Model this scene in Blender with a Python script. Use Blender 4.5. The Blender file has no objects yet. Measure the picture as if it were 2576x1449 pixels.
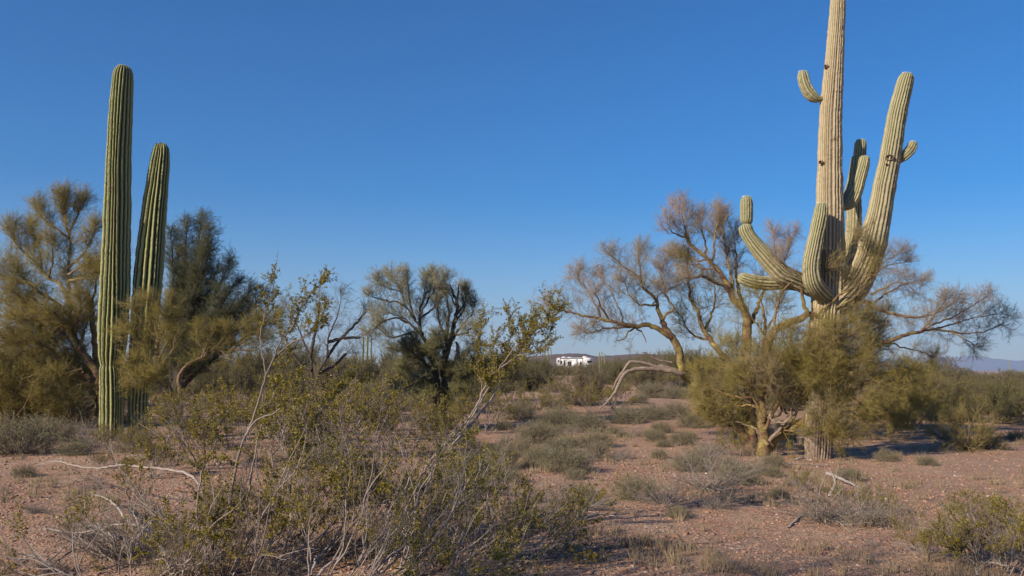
import bpy, math, random
import numpy as np
from mathutils import Matrix, Vector

# ------------------------------------------------------------------ camera, world, sun
SC = bpy.context.scene
COL = SC.collection
F = 2143.0                      # focal length in pixels of a 2576 x 1449 frame
CX, CY = 1288.0, 724.5
PITCH, ROLL, CAMZ = 5.27, 0.45, 1.6
cam_d = bpy.data.cameras.new("camera")
cam_d.sensor_width = 36.0
cam_d.lens = 36.0 * F / 2576.0
cam_d.clip_start = 0.05
cam_d.clip_end = 40000
cam = bpy.data.objects.new("camera", cam_d)
COL.objects.link(cam)
ROT = Matrix.Rotation(math.radians(90 + PITCH), 4, 'X') @ Matrix.Rotation(math.radians(ROLL), 4, 'Z')
cam.matrix_world = Matrix.Translation((0, 0, CAMZ)) @ ROT
SC.camera = cam
RM = np.array(ROT.to_3x3())

SUN_AZ = 52.0                   # degrees from -Y towards -X
SUN_EL = 28.0
world = bpy.data.worlds.new("World")
SC.world = world
world.use_nodes = True
wn = world.node_tree
bg = wn.nodes["Background"]
sky = wn.nodes.new("ShaderNodeTexSky")
sky.sky_type = 'NISHITA'
sky.sun_disc = False
sky.sun_elevation = math.radians(SUN_EL)
sky.sun_rotation = math.radians(180 + SUN_AZ)
sky.altitude = 600
sky.air_density = 1.0
sky.dust_density = 0.35
sky.ozone_density = 4.0
hs = wn.nodes.new("ShaderNodeHueSaturation")
hs.inputs["Saturation"].default_value = 1.52
hs.inputs["Hue"].default_value = .507
wn.links.new(sky.outputs[0], hs.inputs["Color"])
wn.links.new(hs.outputs[0], bg.inputs[0])
bg.inputs[1].default_value = 0.085
sun_d = bpy.data.lights.new("sun", 'SUN')
sun_d.energy = 5.0
sun_d.angle = math.radians(0.5)
sun_d.color = (1.0, 0.84, 0.66)
sun = bpy.data.objects.new("sun", sun_d)
COL.objects.link(sun)
a, e = math.radians(SUN_AZ), math.radians(SUN_EL)
to_sun = Vector((-math.sin(a) * math.cos(e), -math.cos(a) * math.cos(e), math.sin(e)))
sun.rotation_euler = to_sun.to_track_quat('Z', 'Y').to_euler()
SC.view_settings.view_transform = 'Standard'
SC.view_settings.look = 'None'
SC.view_settings.exposure = 0.55
SC.view_settings.gamma = 1.0
SC.cycles.max_bounces = 5
SC.cycles.diffuse_bounces = 2
SC.cycles.volume_bounces = 0
SC.cycles.transparent_max_bounces = 4

rng = np.random.default_rng(11)
rnd = random.Random(5)

# ------------------------------------------------------------------ terrain function and pixel helpers
def hgt(x, y):
    x = np.asarray(x, float); y = np.asarray(y, float)
    r = np.hypot(x, y)
    s = (np.sin(x * .9 + 1.3) * np.cos(y * .8 + .4) * .022 + np.sin(x * .37 + y * .21) * .03 + np.sin(x * 2.3 + 3 * np.sin(y * .7)) * .010
         + np.sin(y * 1.9 + 2 * np.sin(x * .9)) * .009)
    m = np.clip((r - 14) / 30, 0, 1)
    s2 = (np.sin(x * .11 + 2 * np.sin(y * .05)) * .16 + np.sin(y * .17 + 1.7 * np.sin(x * .07) + 1) * .22) * m
    f = np.clip((r - 200) / 1500, 0, 1)
    s3 = (np.sin(x * .004 + 1) * np.cos(y * .003) * 2 - 2.0) * f
    return s + s2 + s3

def ray(px, py):
    d = RM @ np.array([(px - CX) / F, -(py - CY) / F, -1.0])
    return d

def at(px, py, d):
    v = ray(px, py)
    return np.array([0, 0, CAMZ]) + v * (d / v[1])

def ground(px, py):
    v = ray(px, py)
    t = 4.0
    for _ in range(60):
        p = np.array([0, 0, CAMZ]) + v * t
        hz = float(hgt(p[0], p[1]))
        t2 = (hz - CAMZ) / v[2]
        if t2 < 0: t2 = 300
        t = t + .5 * (t2 - t)
    p = np.array([0, 0, CAMZ]) + v * t
    p[2] = float(hgt(p[0], p[1]))
    return p

# ------------------------------------------------------------------ object helpers
def tag(o, label=None, cat=None, group=None, kind=None):
    if label: o["label"] = label
    if cat: o["category"] = cat
    if group: o["group"] = group
    if kind: o["kind"] = kind
    return o

def empty(name, loc=(0, 0, 0), rz=0.0):
    o = bpy.data.objects.new(name, None)
    o.empty_display_size = .3
    COL.objects.link(o)
    o.location = loc
    o.rotation_euler = (0, 0, rz)
    return o

def mesh(name, V, tris=None, quads=None, attrs=None, mat=None, smooth=False):
    V = np.asarray(V, np.float32)
    me = bpy.data.meshes.new(name)
    nt = 0 if tris is None else len(tris)
    nq = 0 if quads is None else len(quads)
    me.vertices.add(len(V))
    me.vertices.foreach_set("co", V.ravel())
    loops = []
    if nt: loops.append(np.asarray(tris, np.int32).ravel())
    if nq: loops.append(np.asarray(quads, np.int32).ravel())
    L = np.concatenate(loops)
    me.loops.add(len(L))
    me.loops.foreach_set("vertex_index", L)
    me.polygons.add(nt + nq)
    st = np.concatenate([np.arange(nt) * 3, nt * 3 + np.arange(nq) * 4]).astype(np.int32)
    tot = np.concatenate([np.full(nt, 3), np.full(nq, 4)]).astype(np.int32)
    me.polygons.foreach_set("loop_start", st)
    me.polygons.foreach_set("loop_total", tot)
    if smooth:
        me.polygons.foreach_set("use_smooth", np.ones(nt + nq, bool))
    me.update(calc_edges=True)
    if attrs:
        for k, v in attrs.items():
            at_ = me.attributes.new(k, 'FLOAT', 'POINT')
            at_.data.foreach_set("value", np.asarray(v, np.float32))
    if mat: me.materials.append(mat)
    return me

def obj(name, me, parent=None):
    o = bpy.data.objects.new(name, me)
    COL.objects.link(o)
    if parent is not None: o.parent = parent
    return o

def copy_tree(root, loc, rz=0.0, sc=1.0, kids=None):
    c = root.copy(); COL.objects.link(c)
    c.location = loc; c.rotation_euler = (0, 0, rz)
    c.scale = (sc, sc, sc) if not hasattr(sc, '__len__') else sc
    for ch in list(root.children):
        k = ch.copy(); COL.objects.link(k); k.parent = c
    return c

class Geo:
    """collects vertices / triangles / quads with point attributes hue and var"""
    def __init__(s): s.V = []; s.T = []; s.Q = []; s.h = []; s.v = []; s.n = 0
    def add(s, V, T=None, Q=None, hue=0.0, var=0.5):
        V = np.asarray(V, float).reshape(-1, 3)
        n = len(V)
        s.V.append(V)
        if T is not None: s.T.append(np.asarray(T).reshape(-1, 3) + s.n)
        if Q is not None: s.Q.append(np.asarray(Q).reshape(-1, 4) + s.n)
        s.h.append(np.broadcast_to(np.asarray(hue, float), (n,)) if np.ndim(hue) == 0 else np.asarray(hue, float))
        s.v.append(np.broadcast_to(np.asarray(var, float), (n,)) if np.ndim(var) == 0 else np.asarray(var, float))
        s.n += n
    def build(s, name, mat, parent=None, origin=None, smooth=False):
        V = np.concatenate(s.V)
        if origin is not None: V = V - np.asarray(origin)
        me = mesh(name, V, np.concatenate(s.T) if s.T else None, np.concatenate(s.Q) if s.Q else None,
                  {"hue": np.concatenate(s.h), "var": np.concatenate(s.v)}, mat, smooth)
        return obj(name, me, parent)

def nrm(v): return v / np.maximum(np.linalg.norm(v, axis=-1, keepdims=True), 1e-9)

def perp(d):
    r = rng.normal(size=d.shape)
    return nrm(np.cross(d, r))

def tubes(g, P, R, S=4, hue=0.0, var=None):
    """P [B,N,3], R [B,N]"""
    B, N, _ = P.shape
    T = nrm(np.gradient(P, axis=1))
    md = nrm(P[:, -1] - P[:, 0])
    ref = perp(md)[:, None, :]
    U = nrm(np.cross(T, np.broadcast_to(ref, T.shape)))
    W = np.cross(T, U)
    an = np.arange(S) * 2 * math.pi / S
    ring = (P[:, :, None, :] + R[:, :, None, None] * (np.cos(an)[None, None, :, None] * U[:, :, None, :] + np.sin(an)[None, None, :, None] * W[:, :, None, :]))
    V = ring.reshape(-1, 3)
    b = (np.arange(B) * N * S)[:, None, None]
    i = (np.arange(N - 1) * S)[None, :, None]
    j = np.arange(S)[None, None, :]
    j2 = (np.arange(S) + 1) % S
    q = np.stack([b + i + j, b + i + j2, b + i + S + j2, b + i + S + j], -1).reshape(-1, 4)
    if var is None: var = rng.random(B)
    va = np.repeat(var, N * S)
    hu = np.repeat(hue, N * S) if np.ndim(hue) else hue
    g.add(V, Q=q, hue=hu, var=va)

def spikes(g, p, d, L, r, hue=0.0, var=None):
    """thin three-sided twig tips"""
    n = len(p)
    u = perp(d); w = np.cross(d, u)
    an = [0, 2.094, 4.189]
    base = [p + r[:, None] * (math.cos(x) * u + math.sin(x) * w) for x in an]
    V = np.stack(base + [p + d * L[:, None]], 1).reshape(-1, 3)
    o = (np.arange(n) * 4)[:, None]
    t = np.concatenate([o + np.array([[0, 1, 3]]), o + np.array([[1, 2, 3]]), o + np.array([[2, 0, 3]])])
    if var is None: var = rng.random(n)
    g.add(V, T=t, hue=np.repeat(hue, 4) if np.ndim(hue) else hue, var=np.repeat(var, 4))

def leaves(g, p, d, L, wd, hue=0.0, var=None):
    n = len(p)
    s = perp(d); nn = np.cross(d, s)
    a = p; b = p + d * (L * .5)[:, None] + s * (wd * .5)[:, None] + nn * (wd * .15)[:, None]
    c = p + d * L[:, None]; e2 = p + d * (L * .5)[:, None] - s * (wd * .5)[:, None] + nn * (wd * .15)[:, None]
    V = np.stack([a, b, c, e2], 1).reshape(-1, 3)
    q = np.arange(n * 4).reshape(-1, 4)
    if var is None: var = rng.random(n)
    g.add(V, Q=q, hue=np.repeat(hue, 4) if np.ndim(hue) else hue, var=np.repeat(var, 4))

def grow(p, d, L, N, wander=.2, up=.1):
    B = len(p)
    P = np.zeros((B, N + 1, 3)); P[:, 0] = p
    d = nrm(d)
    st = (L / N)[:, None]
    for i in range(N):
        d = d + wander * rng.normal(size=(B, 3)); d[:, 2] += up
        d = nrm(d)
        P[:, i + 1] = P[:, i] + d * st
    return P

def sample(P, t):
    """points and tangents on polylines P [B,N,3] at t [B,K] in 0..1"""
    B, N, _ = P.shape
    x = np.clip(t, 0, .9999) * (N - 1)
    i = x.astype(int); f = (x - i)[..., None]
    bi = np.arange(B)[:, None]
    a = P[bi, i]; b = P[bi, i + 1]
    return a + (b - a) * f, nrm(b - a)

def spawn(P, K, t0, t1, ang, spread=.25, up=0.0):
    """K children per branch: start, direction, t, parent index"""
    B = len(P)
    t = t0 + (t1 - t0) * (np.arange(K)[None, :] + rng.random((B, K))) / K
    p, T = sample(P, t)
    p = p.reshape(-1, 3); T = T.reshape(-1, 3)
    A = ang * (1 + spread * rng.normal(size=len(p)))
    u = perp(T)
    d = nrm(T * np.cos(A)[:, None] + u * np.sin(A)[:, None])
    d[:, 2] += up
    return p, nrm(d), t.ravel(), np.repeat(np.arange(B), K)

def smooth_path(pts, n):
    """Catmull-Rom through pts (k columns), n samples by length"""
    p = np.asarray(pts, float)
    if len(p) == 2: p = np.array([p[0], (p[0] + p[1]) / 2, p[1]])
    q = np.vstack([2 * p[0] - p[1], p, 2 * p[-1] - p[-2]])
    out = []
    for i in range(len(p) - 1):
        a, b, c, d = q[i], q[i + 1], q[i + 2], q[i + 3]
        for t in np.linspace(0, 1, 12, endpoint=False):
            out.append(.5 * ((2 * b) + (c - a) * t + (2 * a - 5 * b + 4 * c - d) * t * t + (3 * b - a - 3 * c + d) * t ** 3))
    out.append(p[-1]); out = np.array(out)
    s = np.concatenate([[0], np.cumsum(np.linalg.norm(np.diff(out[:, :3], axis=0), axis=1))])
    u = np.linspace(0, s[-1], n)
    return np.stack([np.interp(u, s, out[:, k]) for k in range(out.shape[1])], 1), s[-1]

# ------------------------------------------------------------------ materials
def newmat(name):
    m = bpy.data.materials.new(name); m.use_nodes = True
    nt = m.node_tree; b = nt.nodes["Principled BSDF"]
    b.inputs["Roughness"].default_value = .8
    b.inputs["Specular IOR Level"].default_value = .25
    return m, nt, b

def N(nt, typ, **kw):
    n = nt.nodes.new(typ)
    for k, v in kw.items(): setattr(n, k, v)
    return n

def mixc(nt, fac, a, b, mode='MIX'):
    m = nt.nodes.new("ShaderNodeMix"); m.data_type = 'RGBA'; m.blend_type = mode
    for s, v in ((m.inputs[0], fac), (m.inputs[6], a), (m.inputs[7], b)):
        if hasattr(v, 'links') or hasattr(v, 'is_output'): nt.links.new(v, s)
        elif isinstance(v, (int, float)): s.default_value = v
        else: s.default_value = (*v, 1) if len(v) == 3 else v
    return m.outputs[2]

def noise(nt, scale, detail=3, rough=.6, coord=None, lo=.3, hi=.7):
    n = N(nt, "ShaderNodeTexNoise"); n.inputs["Scale"].default_value = scale
    n.inputs["Detail"].default_value = detail; n.inputs["Roughness"].default_value = rough
    if coord is not None: nt.links.new(coord, n.inputs["Vector"])
    r = N(nt, "ShaderNodeMapRange"); r.inputs[1].default_value = lo; r.inputs[2].default_value = hi
    nt.links.new(n.outputs[0], r.inputs[0])
    return r.outputs[0]

def attr(nt, name):
    n = N(nt, "ShaderNodeAttribute"); n.attribute_name = name
    return n.outputs["Fac"]

def objco(nt): return N(nt, "ShaderNodeTexCoord").outputs["Object"]

def plant_mat(name, a0, a1, b0, b1, transl=0.0, rough=.75, nscale=1.3):
    """colour a (hue 0) to b (hue 1), each varied by var; soft patches through the crown"""
    m, nt, b = newmat(name)
    v = attr(nt, "var"); h = attr(nt, "hue")
    ca = mixc(nt, v, a0, a1); cb = mixc(nt, v, b0, b1)
    c = mixc(nt, h, ca, cb)
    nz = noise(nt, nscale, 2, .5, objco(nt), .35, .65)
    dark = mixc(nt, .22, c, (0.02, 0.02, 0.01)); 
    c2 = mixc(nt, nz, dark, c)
    nt.links.new(c2, b.inputs["Base Color"]); b.inputs["Roughness"].default_value = rough
    if transl > 0:
        t = N(nt, "ShaderNodeBsdfTranslucent"); nt.links.new(c2, t.inputs[0])
        ms = N(nt, "ShaderNodeMixShader"); ms.inputs[0].default_value = transl
        nt.links.new(b.outputs[0], ms.inputs[1]); nt.links.new(t.outputs[0], ms.inputs[2])
        nt.links.new(ms.outputs[0], nt.nodes["Material Output"].inputs[0])
    return m

M = {}
# hue 0 = olive green living twig, hue 1 = pinkish grey bare twig
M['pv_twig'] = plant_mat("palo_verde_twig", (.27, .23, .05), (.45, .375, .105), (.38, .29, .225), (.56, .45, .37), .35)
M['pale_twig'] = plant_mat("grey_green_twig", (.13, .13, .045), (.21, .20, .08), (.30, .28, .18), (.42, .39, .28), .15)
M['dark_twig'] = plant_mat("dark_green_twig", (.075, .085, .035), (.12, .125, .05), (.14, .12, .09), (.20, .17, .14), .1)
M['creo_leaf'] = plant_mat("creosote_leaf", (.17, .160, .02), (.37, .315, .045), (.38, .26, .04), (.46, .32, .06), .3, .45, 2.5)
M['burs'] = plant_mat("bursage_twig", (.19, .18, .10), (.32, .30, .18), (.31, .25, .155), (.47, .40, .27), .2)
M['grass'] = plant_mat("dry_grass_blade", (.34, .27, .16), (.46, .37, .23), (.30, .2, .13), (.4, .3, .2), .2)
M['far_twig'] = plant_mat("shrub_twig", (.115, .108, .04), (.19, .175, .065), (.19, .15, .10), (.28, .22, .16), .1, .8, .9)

def bark_mat(name, green, brown, grey, amt=.5):
    m, nt, b = newmat(name)
    oc = objco(nt)
    n1 = noise(nt, 5, 5, .7, oc, amt - .12, amt + .12)
    mp = N(nt, "ShaderNodeMapping"); mp.inputs["Scale"].default_value = (6, 6, 30)
    nt.links.new(oc, mp.inputs[0])
    n2 = noise(nt, 2, 5, .7, mp.outputs[0], .4, .6)
    c = mixc(nt, n1, green, brown)
    h = attr(nt, "hue")
    c = mixc(nt, h, c, grey)
    c2 = mixc(nt, .45, c, (.03, .02, .015)); c = mixc(nt, n2, c2, c)
    nt.links.new(c, b.inputs["Base Color"])
    bp = N(nt, "ShaderNodeBump"); bp.inputs["Strength"].default_value = .7; bp.inputs["Distance"].default_value = .02
    nt.links.new(n2, bp.inputs["Height"]); nt.links.new(bp.outputs[0], b.inputs["Normal"])
    return m
M['pv_bark'] = bark_mat("palo_verde_bark", (.50, .44, .13), (.24, .135, .085), (.42, .33, .26), .44)
M['dk_bark'] = bark_mat("dark_bark", (.11, .095, .07), (.075, .055, .045), (.30, .24, .20))
M['creo_bark'] = plant_mat("creosote_stem", (.10, .075, .06), (.30, .25, .215), (.33, .28, .245), (.45, .40, .36), 0, .8, 3.0)

def saguaro_mat(name, green, tan, crest):
    m, nt, b = newmat(name)
    oc = objco(nt)
    rib = attr(nt, "var"); age = attr(nt, "hue")
    n1 = noise(nt, 2.2, 5, .65, oc, .3, .7)
    n2 = noise(nt, 14, 4, .7, oc, .35, .65)
    g2 = tuple(x * .68 for x in green)
    c = mixc(nt, n1, g2, green)
    t2 = tuple(x * .80 for x in tan)
    t = mixc(nt, n1, t2, tan)
    aa = N(nt, "ShaderNodeMath", operation='ADD'); nt.links.new(age, aa.inputs[0])
    s = N(nt, "ShaderNodeMath", operation='MULTIPLY_ADD'); nt.links.new(n2, s.inputs[0]); s.inputs[1].default_value = .3; s.inputs[2].default_value = -.15
    nt.links.new(s.outputs[0], aa.inputs[1]); aa.use_clamp = True
    c = mixc(nt, aa.outputs[0], c, t)
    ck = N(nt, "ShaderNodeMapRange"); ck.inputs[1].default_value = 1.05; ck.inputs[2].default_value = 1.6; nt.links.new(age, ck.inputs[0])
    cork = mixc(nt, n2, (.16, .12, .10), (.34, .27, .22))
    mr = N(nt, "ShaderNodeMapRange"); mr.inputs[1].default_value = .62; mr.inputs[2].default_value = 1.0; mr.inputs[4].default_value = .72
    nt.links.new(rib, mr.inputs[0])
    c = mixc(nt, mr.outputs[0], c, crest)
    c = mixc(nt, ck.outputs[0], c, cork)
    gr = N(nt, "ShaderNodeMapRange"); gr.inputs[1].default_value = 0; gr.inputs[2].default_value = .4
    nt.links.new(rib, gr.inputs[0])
    dk = mixc(nt, .35, c, (.03, .04, .02))  # shade between ribs painted in: skin colour darkens down into the grooves
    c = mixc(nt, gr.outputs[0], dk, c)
    # brown scars
    sc_ = noise(nt, 3.1, 6, .75, oc, .61, .68)
    c = mixc(nt, sc_, c, (.16, .11, .07))
    nt.links.new(c, b.inputs["Base Color"]); b.inputs["Roughness"].default_value = .6
    bp = N(nt, "ShaderNodeBump"); bp.inputs["Strength"].default_value = .5; bp.inputs["Distance"].default_value = .015
    nt.links.new(n2, bp.inputs["Height"]); nt.links.new(bp.outputs[0], b.inputs["Normal"])
    return m
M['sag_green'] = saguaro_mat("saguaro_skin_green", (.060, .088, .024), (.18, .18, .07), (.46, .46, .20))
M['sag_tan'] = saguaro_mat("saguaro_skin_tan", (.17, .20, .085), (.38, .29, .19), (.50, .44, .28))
M['spine'] = plant_mat("cactus_spine", (.20, .17, .10), (.34, .30, .20), (.62, .61, .56), (.75, .74, .70))

def simple(name, col, rough=.6, metal=0.0):
    m, nt, b = newmat(name); b.inputs["Base Color"].default_value = (*col, 1)
    b.inputs["Roughness"].default_value = rough; b.inputs["Metallic"].default_value = metal
    return m
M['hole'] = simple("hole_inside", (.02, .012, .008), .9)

M['rim_cork'] = simple("hole_rim_cork", (.17, .12, .08), .9)
# ground
m, nt, b = newmat("desert_gravel")
oc = objco(nt)
c_big = noise(nt, .16, 5, .6, oc, .35, .65)
c_mid = noise(nt, 1.7, 5, .65, oc, .35, .68)
c = mixc(nt, c_big, (.41, .205, .124), (.46, .288, .188))
c = mixc(nt, c_mid, c, (.50, .35, .235))
vo = N(nt, "ShaderNodeTexVoronoi"); vo.inputs["Scale"].default_value = 42; nt.links.new(oc, vo.inputs["Vector"])
vr = N(nt, "ShaderNodeTexVoronoi"); vr.inputs["Scale"].default_value = 15; nt.links.new(oc, vr.inputs["Vector"])
hsv = N(nt, "ShaderNodeSeparateColor"); nt.links.new(vo.outputs["Color"], hsv.inputs[0])
mr = N(nt, "ShaderNodeMapRange"); mr.inputs[3].default_value = .62; mr.inputs[4].default_value = 1.4
nt.links.new(hsv.outputs[0], mr.inputs[0])
cc = N(nt, "ShaderNodeCombineColor")
for i in range(3): nt.links.new(mr.outputs[0], cc.inputs[i])
c = mixc(nt, .85, c, cc.outputs[0], 'MULTIPLY')
fine = noise(nt, 130, 3, .7, oc, .3, .7)
dk = mixc(nt, .4, c, (.08, .045, .03)); c = mixc(nt, fine, dk, c)
nt.links.new(c, b.inputs["Base Color"]); b.inputs["Roughness"].default_value = .92
mrh = N(nt, "ShaderNodeMapRange"); mrh.inputs[2].default_value = .5; mrh.inputs[3].default_value = 1; mrh.inputs[4].default_value = 0
nt.links.new(vo.outputs["Distance"], mrh.inputs[0])
b1 = N(nt, "ShaderNodeBump"); b1.inputs["Strength"].default_value = .8; b1.inputs["Distance"].default_value = .02
nt.links.new(mrh.outputs[0], b1.inputs["Height"])
b2 = N(nt, "ShaderNodeBump"); b2.inputs["Strength"].default_value = .7; b2.inputs["Distance"].default_value = .08
nt.links.new(noise(nt, 6, 6, .7, oc, 0, 1), b2.inputs["Height"]); nt.links.new(b1.outputs[0], b2.inputs["Normal"])
nt.links.new(b2.outputs[0], b.inputs["Normal"])
M['ground'] = m

# ------------------------------------------------------------------ ground, hill, mountains
def build_ground():
    na = 720
    rr = np.concatenate([np.linspace(.0, 3, 12)[1:], np.geomspace(3.05, 40, 190), np.geomspace(41, 8000, 110)])
    th = np.arange(na) * 2 * math.pi / na
    X = np.outer(rr, np.cos(th)); Y = np.outer(rr, np.sin(th))
    Z = hgt(X, Y)
    near = np.clip(1 - np.hypot(X, Y) / 25, 0, 1)
    Z = Z + rng.normal(size=Z.shape) * .004 * near
    V = np.stack([X, Y, Z], -1).reshape(-1, 3)
    V = np.vstack([V, [[0, 0, float(hgt(0, 0))]]])
    n = len(rr)
    i = (np.arange(n - 1) * na)[:, None]; j = np.arange(na)[None]; j2 = (np.arange(na) + 1) % na
    q = np.stack([i + j, i + na + j, i + na + j2[None], i + j2[None]], -1).reshape(-1, 4)
    t = np.stack([np.full(na, len(V) - 1), np.arange(na), j2], -1)
    o = obj("ground", mesh("ground", V, t, q, None, M['ground'], True))
    tag(o, "reddish brown desert gravel spreading to the horizon under the shrubs", "ground", None, "structure")
build_ground()

def ridge(name, pts, d, thick, mat, label, seed=0, rough=1.0, jag=.0):
    """a range of hills: skyline traced by direction, given its own distance, foot and depth"""
    r = np.random.default_rng(seed)
    xs = np.arange(pts[0][0], pts[-1][0], 8.0)
    ys = np.interp(xs, [p[0] for p in pts], [p[1] for p in pts])
    n = len(xs); K = 26
    V = np.zeros((n, K, 3))
    bump = np.cumsum(r.normal(size=(n,))); bump -= np.linspace(bump[0], bump[-1], n)
    gul = np.zeros((n, K))
    for f, a_ in ((.09, 1), (.21, .6), (.47, .35), (.9, .2)):
        gul += a_ * np.sin(np.arange(n)[:, None] * f + r.random() * 6 + np.arange(K)[None] * .35 * f * 6 + 2 * np.sin(np.arange(n)[:, None] * f * .37))
    for i, (x, y) in enumerate(zip(xs, ys)):
        top = at(x, y + jag * r.normal(), d)
        dirv = np.array([top[0], top[1]]) / math.hypot(top[0], top[1])
        H = top[2] + 3
        for k in range(K):
            s = (k - K * .55) / (K * .5)
            hh = H * max(0, 1 - abs(s) ** 1.25) if s < 0 else H * max(0, 1 - s ** 1.6)
            if abs(s) > .04: hh *= 1 + .07 * gul[i, k] * rough * min(1, abs(s) * 3)
            V[i, k] = (top[0] + dirv[0] * thick * s, top[1] + dirv[1] * thick * s, hh - 4.5)
    i = (np.arange(n - 1) * K)[:, None]; j = np.arange(K - 1)[None]
    q = np.stack([i + j, i + K + j, i + K + j + 1, i + j + 1], -1).reshape(-1, 4)
    o = obj(name, mesh(name, V.reshape(-1, 3), None, q, None, mat, True))
    tag(o, label, "hills" if name == "hill" else "mountains", None, "structure")
    return o

def rock_mat(name, a_, b_, sc):
    m, nt, b = newmat(name)
    nz = noise(nt, sc, 6, .7, objco(nt), .35, .65)
    nt.links.new(mixc(nt, nz, a_, b_), b.inputs["Base Color"]); b.inputs["Roughness"].default_value = .95
    return m
M['mount'] = rock_mat("mountain_rock", (.13, .09, .08), (.24, .17, .15), .004)
M['hill'] = rock_mat("hill_rock", (.10, .07, .055), (.17, .115, .095), .05)
ridge("mountains", [(1500, 916), (1650, 912), (1780, 906), (1850, 900), (1930, 903), (2050, 899), (2150, 905), (2230, 903), (2290, 899), (2345, 896), (2400, 899), (2432, 893),
                    (2470, 898), (2520, 903), (2560, 907), (2600, 903), (2700, 896), (2850, 905), (3000, 900), (3300, 915)],
      6800, 900, M['mount'], "hazy blue mountain range low on the horizon behind the desert", 3, 1.0, .5)
ridge("hill", [(1080, 912), (1200, 904), (1300, 893), (1345, 890), (1390, 886), (1440, 883), (1475, 885), (1500, 891), (1540, 889), (1600, 884), (1680, 887), (1800, 893), (1900, 905), (1990, 915)],
      620, 160, M['hill'], "low dark rocky hill rising behind the white trailer", 8, .8, .4)

# ------------------------------------------------------------------ saguaros
def frames(P):
    T = nrm(np.gradient(P, axis=0))
    U = np.zeros_like(P)
    u = np.cross(T[0], [0, 1, 0.2]); u /= np.linalg.norm(u); U[0] = u
    for i in range(1, len(P)):
        u = U[i - 1] - T[i] * np.dot(U[i - 1], T[i]); U[i] = u / np.linalg.norm(u)
    return T, U, np.cross(T, U)

def saguaro_stem(g, gs, pts, nribs=20, depth=.17, age0=0.0, age1=0.0, cap=1.0, base_round=False, spine=.03, seed=1, wrinkle=.012, scars=(), cork=0.0):
    """pts: world x,y,z,r; a ribbed column swept along them with a rounded top"""
    r = np.random.default_rng(seed)
    pts = np.asarray(pts, float)
    P, L = smooth_path(pts, max(24, int(6 + np.linalg.norm(np.diff(pts[:, :3], axis=0), axis=1).sum() / .035)))
    n = len(P)
    s = np.linspace(0, L, n)
    R = P[:, 3].copy(); C = P[:, :3]
    R *= 1 + wrinkle * np.interp(s, np.arange(0, L + .3, .14), r.normal(size=len(np.arange(0, L + .3, .14)))) + .004 * r.normal(size=n)
    Rt = R[-1] * cap
    tt = np.clip((s - (L - Rt * 1.15)) / (Rt * 1.15), 0, 1)
    prof = np.sqrt(np.maximum(0, 1 - tt ** 2.3))
    if base_round:
        bb = np.clip((R[0] * .9 - s) / (R[0] * .9), 0, 1); prof = prof * (.55 + .45 * np.sqrt(np.maximum(0, 1 - bb ** 2)))
    R = R * np.maximum(prof, .015)
    T, U, W = frames(C)
    per = 8
    K = nribs * per
    th = np.arange(K) * 2 * math.pi / K
    wob = np.cumsum(r.normal(size=(n, 1)) * .004, axis=0)
    c = np.abs(np.cos(nribs * th / 2))[None, :] ** .75
    ribvar = 1 + .09 * np.repeat(r.normal(size=nribs), per)[None]
    rad = R[:, None] * (1 - depth * (1 - c)) * (1 + (ribvar - 1) * .5)
    # fine knobs along each crest where the areoles sit
    knob = .012 * np.sin(s[:, None] / .028 * 2 * math.pi / 1.3 + np.repeat(r.random(nribs) * 6, per)[None]) * c ** 3
    rad = rad * (1 + knob) + (.003 * r.normal(size=(n, nribs))).repeat(per, 1) * (R[:, None] > .05)
    A = th[None, :] + wob + .07 * np.sin(3 * th[None, :] + r.random() * 6 + .55 * s[:, None]) + .035 * np.sin(5 * th[None, :] + r.random() * 6 - .9 * s[:, None])
    V = C[:, None, :] + rad[..., None] * (np.cos(A)[..., None] * U[:, None, :] + np.sin(A)[..., None] * W[:, None, :])
    for (cz, ca, rz_, ra_, dp) in scars:   # dents: position along (0..1), world direction angle, size
        pass
    V = V.reshape(-1, 3)
    i = (np.arange(n - 1) * K)[:, None]; j = np.arange(K)[None]; j2 = ((np.arange(K) + 1) % K)[None]
    q = np.stack([i + j, i + j2, i + K + j2, i + K + j], -1).reshape(-1, 4)
    age = (np.interp(s / L, [0, 1], [age0, age1]) + (cork * np.clip(1 - s / 1.1, 0, 1)))[:, None] * np.ones((1, K))
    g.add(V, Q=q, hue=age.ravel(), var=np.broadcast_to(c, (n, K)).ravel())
    # spine tufts on the crests
    if gs is not None:
        ks = np.arange(nribs) * per
        ii = np.arange(2, n)
        I, KK = np.meshgrid(ii, ks, indexing='ij')
        VV = V.reshape(n, K, 3)
        p = VV[I, KK].reshape(-1, 3); ctr = C[I.ravel()]
        out = nrm(p - ctr); up_ = T[I.ravel()]
        for a_ in range(2):
            d = nrm(out + up_ * r.normal(size=(len(p), 1)) * .8 + .5 * r.normal(size=p.shape))
            spikes(gs, p - out * .003, d, spine * (.45 + .6 * r.random(len(p))), np.full(len(p), .0009))
        # woolly crown
        top = (tt > .7) & (tt < .985)
        idx = np.where(top)[0]
        if len(idx):
            for _ in range(20):
                kk = r.integers(0, K, len(idx) * 6); iii = np.repeat(idx, 6)
                p = VV[iii, kk]; out = nrm(p - C[iii] + T[iii] * .05)
                spikes(gs, p, nrm(out + .5 * r.normal(size=p.shape)), np.full(len(p), .028), np.full(len(p), .0022), hue=1.0)
    return C, R

def pxpts(lst, d):
    """(px, py, halfwidth px[, depth]) -> world x,y,z,r"""
    out = []
    for q in lst:
        dd = q[3] if len(q) > 3 else d
        p = at(q[0], q[1], dd)
        out.append([*p, q[2] * dd * dd / math.hypot(p[0], dd) / F - .003])
    return out

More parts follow.
